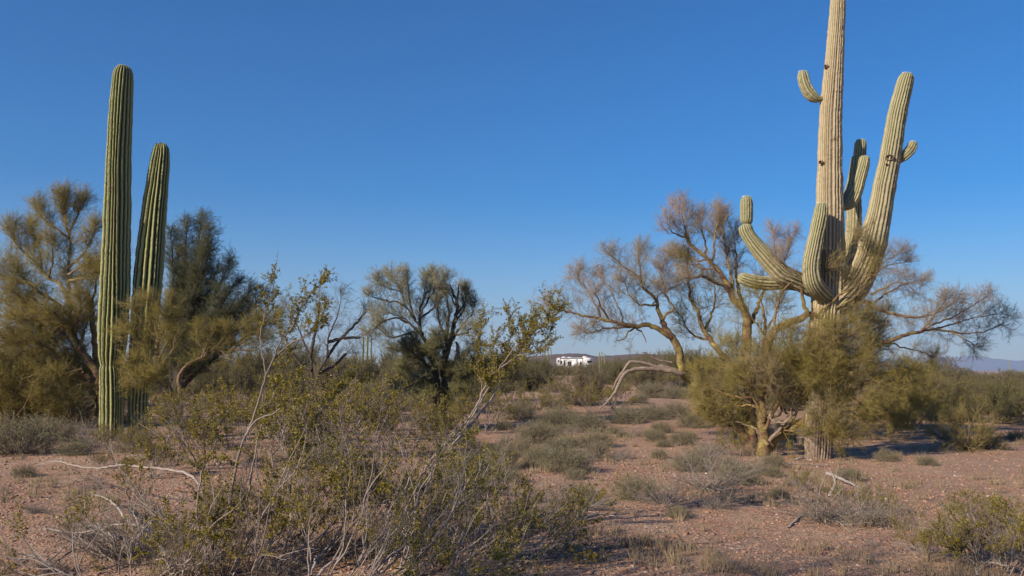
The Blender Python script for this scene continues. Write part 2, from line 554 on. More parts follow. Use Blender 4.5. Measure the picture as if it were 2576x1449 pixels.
def single_saguaro(name, lst, d, label, group, seed, nribs, mat='sag_green', age=(.55, .15)):
    pts = pxpts(lst, d)
    org = np.array(pts[0][:3]); org[2] = float(hgt(org[0], org[1]))
    pts[0][2] = org[2] - .05
    t = empty(name, org)
    g = Geo(); gs = Geo()
    saguaro_stem(g, gs, pts, nribs, .27, age[0], age[1], seed=seed, cork=.9)
    g.build("trunk", M[mat], t, org, True)
    gs.build("spines", M['spine'], t, org)["kind"] = "stuff"
    tag(t, label, "cactus", group)
    return t

DL = 17.6
single_saguaro("saguaro", [(281, 1113, 30), (280, 1080, 31), (281, 1000, 32.5), (280, 945, 31.5), (279, 926, 29), (279, 919, 26.5), (279.5, 912, 29.5), (281, 890, 35), (283, 850, 38.5), (285, 800, 40.5),
                           (289, 720, 40), (291, 660, 39), (293, 590, 37.5), (295, 520, 36.5), (297, 440, 34.5), (300, 350, 33), (304, 270, 31.5), (308, 205, 29), (310, 180, 26), (311, 163, 22)], DL,
               "tall armless green saguaro with a pinched waist, taller of the twin columns", "twin saguaro columns", 4, 20)
single_saguaro("saguaro", [(347, 1106, 26), (347, 1060, 27), (348, 1000, 27.5), (351, 930, 29), (357, 870, 33), (364, 800, 37), (371, 720, 39), (376, 660, 39), (382, 590, 37), (388, 530, 34.5),
                           (394, 475, 31.5), (400, 425, 28.5), (404, 392, 25.5), (406, 359, 20)], 17.95,
               "shorter armless dark green saguaro standing close beside the tallest twin column", "twin saguaro columns", 9, 19)

DS = 15.2
sag_base = ground(2058, 1152)
DS = sag_base[1]
big = empty("saguaro", sag_base)
tag(big, "giant tan many-armed saguaro rising out of the palo verde tree", "cactus")
def arm(name, lst, nribs, seed, depth=.13, age=(.6, .1), rnd_base=True, parent=None, scars=(), wr=.014, cork=0.0):
    g = Geo(); gs = Geo()
    pts = pxpts([(a_[0], a_[1], a_[2], DS + (a_[3] if len(a_) > 3 else 0)) for a_ in lst], DS)
    C, R = saguaro_stem(g, gs, pts, nribs, depth, age[0], age[1], base_round=rnd_base, seed=seed, wrinkle=wr, cork=cork)
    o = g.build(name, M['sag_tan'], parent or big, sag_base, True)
    gs.build("spines", M['spine'], o, sag_base)["kind"] = "stuff"
    return o
trunk = arm("trunk", [(2058, 1160, 33), (2061, 1090, 36), (2068, 1000, 40), (2075, 900, 42), (2081, 800, 43), (2085, 730, 43), (2087, 660, 40), (2088, 600, 37), (2087, 520, 35), (2087, 440, 32.5), (2089, 300, 29.5),
                      (2094, 220, 27), (2099, 150, 24.5), (2104, 70, 22), (2108, 0, 20), (2112, -80, 19), (2115, -140, 17)], 25, 31, .13, (1.0, .65), False, cork=2.0)
armA = arm("arm", [(2080, 800, 30, 0), (2100, 772, 38, 0), (2130, 742, 40, 0), (2160, 703, 38, 0), (2182, 655, 37, 0), (2198, 600, 36), (2212, 539, 31.5), (2226, 465, 29.5), (2240, 392, 27.5), (2256, 294, 25), (2266, 250, 24),
                   (2275, 215, 23), (2284, 183, 19)], 22, 32, .15, (.7, .1))
arm("arm", [(2256, 412, 6, .1), (2266, 401, 11, .05), (2277, 391, 14.5), (2290, 377, 14.5), (2300, 356, 12)], 13, 33, .14, (.2, .0), True, armA)
arm("arm", [(2074, 247, 6), (2061, 249, 9), (2048, 246, 14.5), (2034, 232, 16.5), (2025, 214, 16), (2020, 195, 15.5), (2018, 177, 13)], 13, 34, .12, (.3, .1))
arm("arm", [(2084, 748, 22, -.1), (2062, 733, 25, -.32), (2045, 708, 25, -.48), (2040, 675, 23.5, -.52), (2045, 637, 22, -.52), (2055, 588, 20.5, -.5), (2064, 545, 20, -.5), (2068, 509, 16, -.5)], 17, 35, .17, (.4, .0))
armD = arm("arm", [(2070, 738, 22, 0), (2030, 718, 25, -.1), (1995, 700, 24, -.15), (1970, 690, 26, -.15), (1952, 674, 26, -.15), (1925, 645, 23.5, -.15), (1898, 613, 21, -.15), (1881, 588, 19, -.15), (1874, 570, 18, -.15), (1871, 562, 13, -.15)],
           16, 36, .18, (.5, .1))
arm("arm", [(1875, 566, 9, -.15), (1877, 558, 15, -.15), (1877.5, 540, 16.5, -.15), (1877.5, 515, 16.5, -.15), (1877, 492, 14, -.15)], 15, 37, .13, (.1, .0), True, armD)
arm("arm", [(2070, 738, 18, .1), (2030, 722, 17, .2), (1990, 715, 16, .25), (1955, 713, 17.5, .25), (1930, 713, 18.5, .25), (1895, 709, 18, .25), (1872, 702, 16.5, .25), (1856, 694, 12, .25)], 14, 38, .18, (.5, .2))
arm("arm", [(2100, 745, 18, .3), (2128, 690, 20, .7), (2143, 620, 21, 1.0), (2149, 555, 20, 1.15), (2149, 490, 19, 1.15), (2155, 440, 18, 1.15), (2163, 395, 17.5, 1.15), (2166, 349, 15, 1.15)], 16, 39, .14, (.6, .1))
arm("arm", [(2112, 522, 8, .2), (2128, 519, 12, .2), (2142, 506, 17, .2), (2153, 480, 17.5, .2), (2163, 445, 17, .2), (2171, 415, 16, .2), (2176, 390, 13, .2)], 15, 40, .14, (.3, .05))
arm("arm", [(2112, 515, 8, .4), (2128, 500, 12, .6), (2141, 470, 14, .8), (2149, 430, 14, .8), (2153, 390, 12, .8)], 13, 41, .14, (.3, .05))

def bird_hole(px, py, w, d, parent, sn=0.0):
    """a nest hole: a dark cup with a corky rim sunk in the skin"""
    c = at(px, py, DS + d) - sag_base
    v = nrm(np.array([-c[0] - sag_base[0], -c[1] - sag_base[1], 0.0]))
    s = nrm(np.cross(v, [0, 0, 1.0])); u = np.array([0, 0, 1.0])
    v = v * math.sqrt(1 - sn * sn) - s * sn; s = nrm(np.cross(v, [0, 0, 1.0]))
    rr = w * DS / F
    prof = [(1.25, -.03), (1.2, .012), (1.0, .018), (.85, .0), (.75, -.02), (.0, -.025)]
    V = []; K = 14
    for (a_, b_) in prof:
        for k in range(K):
            t = 2 * math.pi * k / K
            V.append(c + (s * math.cos(t) * rr * a_ * 1.15 + u * math.sin(t) * rr * a_ * .85) + v * b_)
    q = [(i * K + k, i * K + (k + 1) % K, (i + 1) * K + (k + 1) % K, (i + 1) * K + k) for i in range(len(prof) - 1) for k in range(K)]
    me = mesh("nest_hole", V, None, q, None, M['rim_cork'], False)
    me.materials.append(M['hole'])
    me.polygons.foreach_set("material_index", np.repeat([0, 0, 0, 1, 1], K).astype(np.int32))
    o = obj("nest_hole", me, parent)
for (px, py, w, d, par, sn) in ((2077, 167, 4.5, -.075, trunk, -.82), (2064, 408, 4.5, -.13, trunk, -.72), (2281, 251, 4.5, -.125, armA, .62), (2238, 396, 8, -.195, armA, -.05),
                            (2242, 468, 6, -.18, armA, .5), (2231, 414, 2.5, -.19, armA, -.2)):
    bird_hole(px, py, w, d, par, sn)

# ------------------------------------------------------------------ traced trees
def limb_path(lst, d0, d1, n=None, jit=.012):
    """lst of (px,py,halfwidth px); depth runs d0 -> d1"""
    k = len(lst)
    pts = []
    for i, q in enumerate(lst):
        dd = d0 + (d1 - d0) * i / (k - 1) if len(q) < 4 else q[3]
        p = at(q[0], q[1], dd); pts.append([*p, q[2] * dd / F])
    L = np.linalg.norm(np.diff(np.array(pts)[:, :3], axis=0), axis=1).sum()
    P, L = smooth_path(pts, n or max(8, int(L / .08)))
    P[1:, :3] += rng.normal(size=(len(P) - 1, 3)) * jit
    return P, L

class Tree:
    def __init__(s, base, k=1.0):
        s.k = k; s.base = np.array(base, float); s.w = Geo(); s.t = Geo()
    def limb(s, lst, d0, d1, bh=0.0, sides=8, foliage=None, t0=.3, n1=7, L1=.7, n2=7, L2=.32, n3=12, L3=.11, hue=0.0, up=.10, ang=.65, tr=.0018, end=True):
        P, L = limb_path(lst, d0, d1)
        tubes(s.w, P[None, :, :3], P[None, :, 3], sides, hue=bh)
        if foliage is None: return P
        s.twigs(P[None, :, :3], L, foliage, t0, n1, L1, n2, L2, n3, L3, hue, up, ang, tr)
        return P
    def twigs(s, P, L, dens, t0=.3, n1=7, L1=.7, n2=7, L2=.32, n3=12, L3=.11, hue=0.0, up=.1, ang=.65, tr=.0018):
        k1 = max(4, int(n1 * 1.45 * dens * s.k * L * (1 - t0))); n2 = int(n2 * 1.35); n3 = int(n3 * 1.35); tr = tr * 1.08; L3 = L3 * 1.1; L2 = L2 * 1.12
        p, d, t, _ = spawn(P, k1, t0, 1.0, ang, .3, up)
        # the limb tip carries on as several shoots
        pe, te = sample(P, np.array([[.985] * 4])); pe = pe.reshape(-1, 3)
        de = nrm(te.reshape(-1, 3) + .35 * rng.normal(size=(4, 3)))
        p = np.vstack([p, pe]); d = np.vstack([d, de]); t = np.append(t, [1.0] * 4)
        l1 = L1 * (1.15 - .45 * t) * (.6 + .7 * rng.random(len(p)))
        B1 = grow(p, d, l1, 7, .17, up * .7)
        r1 = np.linspace(1, .3, 8)[None] * (.003 + .0045 * l1[:, None])
        hv = np.clip(hue + .15 * rng.normal(size=len(p)), 0, 1)
        tubes(s.t, B1, r1, 4, hue=hv)
        p, d, t, pi = spawn(B1, n2, .1, 1.0, .8, .4, up * .8)
        l2 = L2 * (1.2 - .5 * t) * (.6 + .7 * rng.random(len(p)))
        B2 = grow(p, d, l2, 5, .2, up * .5)
        r2 = np.linspace(1, .4, 6)[None] * np.full((len(p), 1), tr * 1.35)
        h2 = hv[pi]
        tubes(s.t, B2, r2, 3, hue=h2)
        p, d, t, pj = spawn(B2, n3, .05, 1.0, .75, .4, up * .4)
        l3 = L3 * (.5 + .9 * rng.random(len(p)))
        spikes(s.t, p, d, l3, np.full(len(p), tr), hue=np.clip(h2[pj] + .1 * rng.normal(size=len(p)), 0, 1))
    def done(s, name, label, twig='pv_twig', bark='pv_bark', cat="tree", group=None):
        t = empty(name, s.base)
        s.w.build("trunk", M[bark], t, s.base, True)
        if s.t.n: s.t.build("crown", M[twig], t, s.base)
        tag(t, label, cat, group)
        return t

def T_left_of_big():
    b = ground(1893, 1122); T = Tree(b, 1.25); D = b[1] + .3
    Lm = T.limb
    # trunk leaning far out to the left, then turning upward
    Lm([(1893, 1128, 11), (1862, 1085, 10), (1815, 1030, 9.5), (1770, 985, 9), (1735, 958, 9), (1716, 938, 9), (1712, 915, 9), (1708, 882, 9.5), (1690, 850, 9), (1676, 828, 8), (1666, 806, 7)], D, D - .2)
    d = D - .2
    Lm([(1688, 848, 7), (1670, 835, 6.5), (1631, 817, 6), (1607, 820, 5.5), (1572, 816, 5), (1533, 808, 4), (1490, 797, 3), (1435, 786, 2), (1397, 775, 1.2)], d, d - .5, foliage=1.0, hue=.75, t0=.2, L1=.6)
    Lm([(1512, 801, 3), (1498, 764, 2.4), (1476, 728, 1.8), (1452, 704, 1)], d - .3, d + .1, bh=.4, foliage=1.1, hue=.8, L1=.45)
    Lm([(1533, 806, 3), (1513, 772, 2.4), (1500, 745, 1.5)], d - .3, d - .7, bh=.2, foliage=.8, hue=.9, L1=.4)
    Lm([(1599, 818, 3), (1572, 824, 2.5), (1523, 828, 1.8), (1474, 840, 1)], d - .2, d + .6, foliage=.8, hue=.85, L1=.4)
    Lm([(1612, 820, 2.8), (1582, 835, 2.2), (1572, 851, 1.6), (1544, 861, 1)], d, d - .5, bh=.0)
    Lm([(1600, 826, 2), (1618, 842, 1.5), (1626, 862, 1)], d, d - .3)
    Lm([(1666, 806, 6), (1656, 783, 5), (1650, 755, 4.2), (1632, 735, 4), (1618, 722, 3.5), (1610, 700, 3), (1593, 685, 2.4), (1569, 672, 1.8), (1544, 648, 1)], d, d + .3, foliage=1.15, hue=.55, t0=.2, L1=.5)
    Lm([(1612, 712, 3), (1610, 680, 2.2), (1606, 645, 1)], d + .2, d + .5, foliage=1.1, hue=.6, L1=.4, up=.15)
    Lm([(1653, 766, 3), (1610, 764, 2.2), (1582, 742, 1.2), (1575, 715, .9)], d, d - .4, foliage=1.0, hue=.7, L1=.45)
    Lm([(1668, 804, 4), (1678, 786, 3.4), (1694, 776, 3), (1680, 752, 2.6), (1670, 728, 2), (1662, 690, 1)], d, d + .1, bh=.1, foliage=1.3, hue=.8, L1=.5, up=.14)
    Lm([(1572, 816, 3), (1558, 780, 2), (1538, 740, 1.5), (1515, 700, .8)], d - .2, d + .2, bh=.5, foliage=.5, hue=1.0, L1=.35)
    Lm([(1640, 770, 2), (1660, 740, 1.5), (1700, 720, 1)], d + .3, d + .9, foliage=1.0, hue=.5, L1=.5)
    # second stem, green-yellow
    Lm([(1888, 1120, 10), (1868, 1050, 9), (1845, 960, 8), (1828, 905, 7.5), (1809, 883, 7), (1785, 853, 6), (1770, 830, 5.5), (1762, 805, 5), (1754, 778, 4.4), (1738, 750, 4), (1732, 707, 3), (1728, 660, 1.5)],
       D, D + .5, foliage=1.0, hue=.25, t0=.45, L1=.55)
    Lm([(1785, 853, 4), (1760, 850, 3), (1735, 835, 2), (1715, 800, 1)], D + .3, D + .8, foliage=1.2, hue=.15, L1=.5)
    Lm([(1770, 830, 4), (1790, 790, 3), (1800, 750, 2), (1795, 710, 1)], D + .4, D + .8, foliage=1.2, hue=.1, L1=.5)
    # dark central trunk with the long upper limbs
    Lm([(1893, 1125, 14), (1890, 1050, 13), (1882, 970, 12.5), (1876, 908, 12.5), (1879, 840, 12), (1876, 785, 10.5), (1858, 765, 9), (1846, 755, 8.5), (1838, 731, 7.5), (1822, 702, 6.5), (1807, 679, 5.5), (1790, 660, 5), (1771, 644, 5),
        (1752, 628, 4.5), (1736, 610, 4), (1722, 590, 3)], D, D + .2, foliage=.45, hue=.6, t0=.6, L1=.5)
    d = D + .2
    Lm([(1838, 735, 5.5), (1820, 718, 5), (1799, 708, 4.5), (1780, 700, 4), (1763, 694, 4), (1736, 700, 2.6)], d - .1, d - .6, bh=.3, foliage=.5, hue=.8, L1=.4)
    Lm([(1763, 694, 2.8), (1768, 682, 2.4), (1762, 668, 2.2), (1745, 664, 1.4)], d - .5, d - .6, bh=.1)
    Lm([(1736, 610, 3.5), (1722, 596, 2.8), (1700, 590, 2), (1685, 578, 1)], d, d - .3, foliage=1.1, hue=1.0, L1=.5, up=.25)
    Lm([(1734, 608, 3.5), (1726, 580, 2.5), (1718, 555, 1.5), (1714, 535, 1)], d, d + .2, bh=.3, foliage=1.7, hue=1.0, L1=.5, up=.22)
    Lm([(1771, 644, 3.5), (1776, 620, 2.6), (1768, 590, 2), (1762, 560, 1)], d, d + .3, foliage=1.1, hue=.8, L1=.4, up=.2)
    Lm([(1790, 660, 4), (1797, 630, 3), (1799, 595, 2.2), (1808, 550, 1)], d, d - .2, foliage=1.5, hue=.85, L1=.45, up=.2)
    Lm([(1846, 755, 5), (1842, 710, 4), (1832, 660, 3), (1822, 610, 2), (1818, 565, 1)], d, d + .3, foliage=1.2, hue=.55, L1=.5, up=.17)
    Lm([(1878, 800, 6), (1862, 745, 5), (1853, 700, 4), (1852, 650, 2.6), (1846, 600, 1.2)], d + .1, d + .6, foliage=1.1, hue=.45, L1=.45, up=.15)
    Lm([(1782, 655, 3), (1750, 655, 2), (1722, 640, 1.5), (1700, 650, 1)], d, d + .5, foliage=1.1, hue=.7, L1=.5)
    Lm([(1807, 679, 3), (1770, 675, 2), (1735, 665, 1.5), (1712, 650, 1)], d + .1, d + .7, foliage=1.2, hue=.55, L1=.5)
    Lm([(1879, 830, 6), (1900, 790, 5), (1915, 745, 4), (1935, 705, 3), (1950, 660, 2), (1948, 600, 1)], d + .2, d + 1.0, foliage=.75, hue=.9, t0=.4, L1=.45, up=.17)
    Lm([(1935, 705, 3), (1962, 690, 2.4), (1975, 650, 1.6), (1992, 600, 1)], d + .7, d + 1.1, foliage=.7, hue=1.0, L1=.4, up=.17)
    # low olive foliage
    for (x, y, x2, y2, dd) in ((1885, 1060, 1790, 1000, -.5), (1885, 1040, 1830, 985, -.3), (1888, 1070, 1770, 1035, -.2), (1880, 990, 1800, 930, -.6), (1850, 1010, 1760, 950, -.3), (1882, 960, 1850, 880, -.5),
                               (1878, 900, 1830, 830, -.3), (1810, 1020, 1760, 1010, -.5), (1890, 1070, 1800, 1055, .3)):
        if rnd.random() < .18: continue
        Lm([(x, y, 3.5), ((x + x2) / 2, (y + y2) / 2 + 8, 2.6), (x2, y2, 1)], D, D + dd, foliage=1.1, hue=.05, L1=.42, L2=.26, n3=15, t0=.15)
    # pale stripped branches sweeping down to the ground
    Lm([(1722, 942, 7), (1708, 937, 6.5), (1655, 929, 6), (1620, 929, 5.5), (1586, 931, 5), (1563, 954, 4.5), (1548, 984, 4), (1533, 1007, 3), (1510, 1026, 2)], D - .2, D - .9, bh=1.0)
    Lm([(1700, 932, 5), (1660, 922, 4.5), (1632, 918, 4), (1586, 910, 4), (1571, 931, 3.4), (1552, 958, 2.6), (1540, 980, 1.5)], D - .2, D - .5, bh=1.0)
    Lm([(1690, 912, 3), (1647, 904, 2.6), (1630, 892, 2), (1618, 884, 1.2)], D - .2, D - .4, bh=1.0)
    T.done("palo_verde_tree", "gnarled palo verde with bare pinkish twigs leaning away from the giant saguaro", group="palo verde trees")

def T_front_of_big():
    b = ground(1921, 1146); T = Tree(b, .46); D = b[1]
    Lm = T.limb
    Lm([(1918, 1152, 22), (1920, 1135, 19), (1923, 1105, 14), (1919, 1065, 12), (1916, 1022, 10.5), (1917, 985, 10.5), (1923, 937, 11), (1930, 885, 10), (1938, 855, 10), (1945, 836, 9), (1958, 824, 9), (1981, 812, 9.5),
        (2011, 803, 8.5), (2030, 792, 8), (2063, 785, 5), (2100, 775, 3), (2140, 762, 1.5)], D, D - .55, foliage=.5, hue=.4, t0=.75, L1=.4, sides=12)
    Lm([(2032, 792, 5.5), (2025, 774, 5), (2016, 735, 4), (2006, 712, 3.5), (1985, 685, 2.6), (1968, 662, 1.2)], D - .5, D - .75, foliage=.8, hue=.75, L1=.35)
    Lm([(2045, 788, 4), (2085, 800, 3), (2120, 808, 2), (2165, 800, 1)], D - .55, D - .7, foliage=.8, hue=.4, L1=.4)
    Lm([(1948, 845, 4), (1950, 790, 3), (1960, 750, 3), (1986, 714, 2.6), (2035, 684, 2), (2063, 668, 1)], D - .4, D - .8, bh=.3, foliage=.7, hue=.5, L1=.4, t0=.5)
    Lm([(2035, 684, 2), (2070, 690, 2), (2110, 650, 1.4), (2150, 610, 1)], D - .75, D - .9, foliage=1.1, hue=.25, L1=.35, t0=.2, up=.1)
    Lm([(2060, 788, 3), (2100, 750, 2.5), (2150, 720, 2), (2190, 690, 1.2)], D - .7, D - .9, foliage=.9, hue=.3, L1=.4)
    Lm([(2100, 775, 3), (2150, 745, 2), (2185, 700, 1.6), (2205, 650, 1)], D - .7, D - .8, foliage=1.1, hue=.3, L1=.4)
    # upright green stem
    Lm([(1921, 960, 5), (1917, 910, 5), (1920, 860, 4.6), (1926, 820, 4), (1922, 790, 3), (1910, 750, 1.2)], D - .1, D - .3, foliage=1.4, hue=.1, L1=.45, t0=.35)
    Lm([(1925, 830, 3), (1945, 800, 2), (1960, 770, 1)], D - .2, D - .4, foliage=1.4, hue=.1, L1=.4)
    Lm([(1922, 840, 3), (1900, 810, 2), (1880, 790, 1)], D - .2, D - .4, foliage=1.3, hue=.1, L1=.4)
    # low yellow limb leaning right
    Lm([(1930, 1135, 15), (1942, 1113, 11.5), (1967, 1092, 10.5), (2003, 1070, 9.5), (2030, 1050, 8), (2052, 1032, 7.5), (2066, 1016, 6), (2090, 985, 4), (2110, 950, 2)], D, D - .5, foliage=.8, hue=.1, t0=.6, L1=.45)
    # broken grey stub
    Lm([(1922, 1062, 9), (1938, 1050, 8.5), (1958, 1035, 8), (1966, 1026, 7)], D - .05, D - .35, bh=1.0)
    Lm([(1930, 1050, 3), (1955, 1062, 2.4), (1985, 1058, 1.5)], D - .3, D - .5, bh=1.0)
    Lm([(1990, 950, 4), (2000, 910, 3.5), (1992, 880, 2.5), (1985, 850, 1)], D - .3, D - .4, foliage=.8, hue=.3, L1=.4)
    Lm([(1999, 910, 3), (2015, 890, 2.5), (2032, 872, 1)], D - .35, D - .4, foliage=.7, hue=.4, L1=.3)
    # pale dead spray before the cactus foot
    Lm([(2020, 930, 3), (2035, 951, 4), (2049, 970, 4), (2050, 990, 3.5), (2075, 1005, 3), (2098, 1025, 1.5)], D - .4, D - .8, bh=1.0)
    Lm([(2049, 970, 3.5), (2080, 971, 3.2), (2101, 973, 3), (2130, 968, 2.5), (2160, 980, 1.6), (2180, 984, 1)], D - .6, D - 1.0, bh=.9, foliage=.4, hue=.2, L1=.25)
    Lm([(2101, 970, 3), (2118, 952, 2.6), (2135, 935, 2), (2160, 905, 1.2)], D - .7, D - 1.1, bh=.3, foliage=.8, hue=.1, L1=.35)
    Lm([(2049, 970, 3), (2042, 940, 2.4), (2060, 915, 2), (2085, 905, 1)], D - .5, D - .8, bh=.4, foliage=.7, hue=.1, L1=.35)
    # masses of olive twigs round the stems
    for (x, y, x2, y2, dd) in ((1922, 1000, 1870, 960, -.6), (1922, 980, 1900, 920, -.7), (1925, 960, 1960, 900, -.8), (1920, 1010, 1960, 960, -.8), (1918, 1020, 1890, 1000, .4), (1925, 940, 1985, 920, -.5),
                               (1960, 1000, 2020, 960, -.7), (1980, 980, 2030, 930, -.6), (2000, 1070, 2040, 1090, -.6), (2040, 1040, 2075, 1080, -.7), (2066, 1016, 2110, 1010, -.9), (2030, 900, 2060, 870, -.8),
                               (2040, 880, 2090, 850, -.9), (2030, 860, 2050, 830, -.8), (2060, 920, 2110, 880, -.9), (1990, 890, 1970, 850, -.6), (1960, 930, 1940, 890, -.8), (1925, 900, 1890, 860, -.4),
                               (1940, 1020, 1990, 1010, -.4), (1950, 990, 1940, 960, -.9), (2000, 1000, 1985, 950, -.8), (2050, 960, 2100, 920, -1.0), (2080, 900, 2130, 850, -.9), (2040, 930, 2070, 880, -1.0), (2045, 960, 2065, 930, -1.1), (2050, 990, 2090, 960, -1.0), (2050, 1010, 2080, 1030, -1.0), (2060, 1040, 2100, 1060, -.9), (2035, 900, 2100, 860, -1.1), (2070, 940, 2130, 900, -.8), (2090, 1000, 2150, 980, -.8), (2060, 880, 2080, 840, -1.0), (2100, 960, 2160, 1010, -.8), (2000, 940, 2010, 890, -.9), (1980, 1040, 1960, 1000, -.7), (2010, 1010, 2030, 970, -1.0), (1900, 1040, 1800, 1050, .5), (1890, 1020, 1790, 1010, .3), (1890, 1000, 1780, 975, .1), (1900, 980, 1830, 930, .2), (1960, 1080, 2020, 1075, -.5), (2030, 1060, 2090, 1100, -.8), (1905, 1040, 1850, 1050, .5)):
        if rnd.random() < .24: continue
        Lm([(x, y, 3), ((x + x2) / 2, (y + y2) / 2 + 5, 2), (x2, y2, 1)], D - .2, D + dd, foliage=rnd.choice((.6, 1.0, 1.5)), hue=rnd.choice((0, .05, .1, .3, .45)), L1=.55, L2=.3, n3=13, t0=.1)
    for (x, y, x2, y2, x3, y3, dd) in ((1924, 1080, 1962, 1000, 1975, 930, -.3), (1922, 1060, 1895, 1000, 1868, 940, -.2), (1990, 1076, 2010, 1010, 2030, 950, -.4), (2030, 1050, 2040, 980, 2035, 900, -.6), (1935, 1110, 1985, 1050, 2000, 990, -.5),
                                       (1918, 1040, 1880, 1010, 1830, 985, .3), (1926, 1000, 1950, 950, 1990, 910, -.6), (2052, 1032, 2090, 1020, 2150, 1040, -.7), (2045, 1030, 2080, 960, 2120, 925, -.6), (1932, 1120, 1900, 1080, 1850, 1060, .2),
                                       (2020, 1056, 2060, 1060, 2110, 1085, -.8), (1916, 1010, 1900, 960, 1905, 900, -.4)):
        Lm([(x, y, 5), (x2, y2, 3.4), (x3, y3, 1.2)], D - .2, D + dd, bh=rnd.choice((0, .3, .8)), foliage=.75, hue=rnd.choice((0, .1, .4)), L1=.4, t0=.35, up=.05)
    T.done("palo_verde_tree", "palo verde with a thick yellow forked trunk at the giant saguaro's foot", group="palo verde trees")

def T_behind_big():
    b = ground(2112, 1098); T = Tree(b, .95); D = b[1]
    Lm = T.limb
    Lm([(2110, 1105, 15), (2118, 1040, 13), (2130, 970, 11), (2158, 910, 9), (2185, 882, 7), (2205, 867, 5.5), (2244, 856, 5), (2276, 843, 4.6), (2317, 833, 4), (2352, 828, 3.4), (2391, 834, 2.6), (2431, 838, 2),
        (2486, 832, 1.4), (2520, 815, .9)], D, D + .3, foliage=.9, hue=.85, t0=.58, L1=.6)
    Lm([(2317, 833, 3), (2350, 815, 2.4), (2391, 800, 2), (2431, 778, 1.5), (2472, 752, 1)], D + .1, D + .9, bh=.3, foliage=1.1, hue=.85, L1=.55)
    Lm([(2317, 833, 3), (2345, 800, 2.2), (2360, 780, 1.6), (2375, 760, 1)], D + .1, D - .4, bh=.3, foliage=1.2, hue=.8, L1=.4)
    Lm([(2352, 828, 2.6), (2400, 815, 2), (2450, 800, 1.4), (2505, 790, 1)], D + .2, D + .2, bh=.3, foliage=.9, hue=.85, L1=.5)
    Lm([(2391, 834, 2.2), (2420, 850, 1.6), (2450, 868, 1)], D, D - .4, foliage=1.2, hue=.8, L1=.35)
    Lm([(2112, 1090, 13), (2110, 1000, 12), (2108, 900, 10), (2105, 830, 8), (2125, 780, 6), (2150, 764, 5.5), (2173, 758, 5), (2214, 777, 4.5), (2254, 791, 4), (2295, 798, 3.4), (2331, 794, 2.4), (2363, 783, 1.8), (2404, 755, 1)],
       D, D + .1, bh=.3, foliage=.9, hue=.85, t0=.6, L1=.5)
    Lm([(2160, 800, 4), (2194, 764, 3), (2227, 739, 2.4), (2268, 718, 1.8), (2309, 706, 1)], D + .2, D + .6, bh=.2, foliage=1.25, hue=.75, L1=.5)
    Lm([(2190, 740, 3), (2225, 725, 2.4), (2262, 710, 1.4), (2300, 730, 1)], D + .2, D + .1, bh=.2, foliage=1.0, hue=.8, L1=.5)
    Lm([(2170, 730, 3), (2194, 690, 2.4), (2222, 660, 1.6), (2262, 638, 1)], D + .2, D + .5, bh=.2, foliage=.8, hue=.95, L1=.4)
    Lm([(2200, 690, 2), (2235, 668, 1.5), (2275, 662, 1)], D + .3, D + .7, foliage=.8, hue=.9, L1=.3)
    Lm([(2230, 858, 3), (2262, 872, 2), (2293, 878, 1.6), (2322, 886, 1.2), (2347, 895, .8)], D + .3, D + 1.0, foliage=1.1, hue=.5, t0=.45, L1=.3)
    for (x, y, x2, y2, dd) in ((2112, 900, 2160, 850, -.3), (2110, 870, 2150, 810, .3), (2130, 900, 2200, 860, .3), (2135, 930, 2180, 880, -.3), (2120, 960, 2170, 930, -.4), (2110, 860, 2180, 800, .6), (2140, 920, 2220, 880, .7),
                               (2105, 840, 2140, 790, -.3), (2150, 880, 2210, 830, .6), (2160, 850, 2230, 800, .9)):
        Lm([(x, y, 4), ((x + x2) / 2, (y + y2) / 2 + 6, 2.5), (x2, y2, 1)], D, D + dd, foliage=1.3, hue=.15, L1=.5, L2=.28, n3=13, t0=.15)
    # skirts sweeping to the right
    for (x, y, x2, y2, dd) in ((2120, 1010, 2230, 990, -.6), (2120, 1040, 2260, 1020, -.6), (2125, 1000, 2210, 950, -.2), (2130, 980, 2290, 960, .2), (2120, 1050, 2330, 1055, -.3), (2180, 1000, 2320, 1010, -.4),
                               (2150, 980, 2260, 930, .3), (2140, 1060, 2240, 1070, -.7), (2170, 950, 2200, 910, .2), (2115, 1060, 2180, 1070, -.8), (2200, 960, 2340, 950, .6), (2230, 1010, 2350, 1030, .4), (2120, 970, 2200, 980, -.9), (2130, 1000, 2240, 1040, -.9), (2160, 960, 2260, 980, -.5), (2200, 990, 2290, 1000, -.1), (2240, 960, 2300, 930, .4), (2140, 1030, 2200, 1010, -1.0), (2250, 1030, 2330, 1000, .2), (2180, 940, 2240, 920, .0)):
        if rnd.random() < .18: continue
        Lm([(x, y, 4), ((x + x2) / 2, (y + y2) / 2 - 10, 2.5), (x2, y2, 1)], D, D + dd, foliage=1.0, hue=.0, L1=.5, L2=.3, n3=14, t0=.2, up=.02)
    T.done("palo_verde_tree", "palo verde growing behind the giant saguaro, its long branches reaching over open sky", group="palo verde trees")

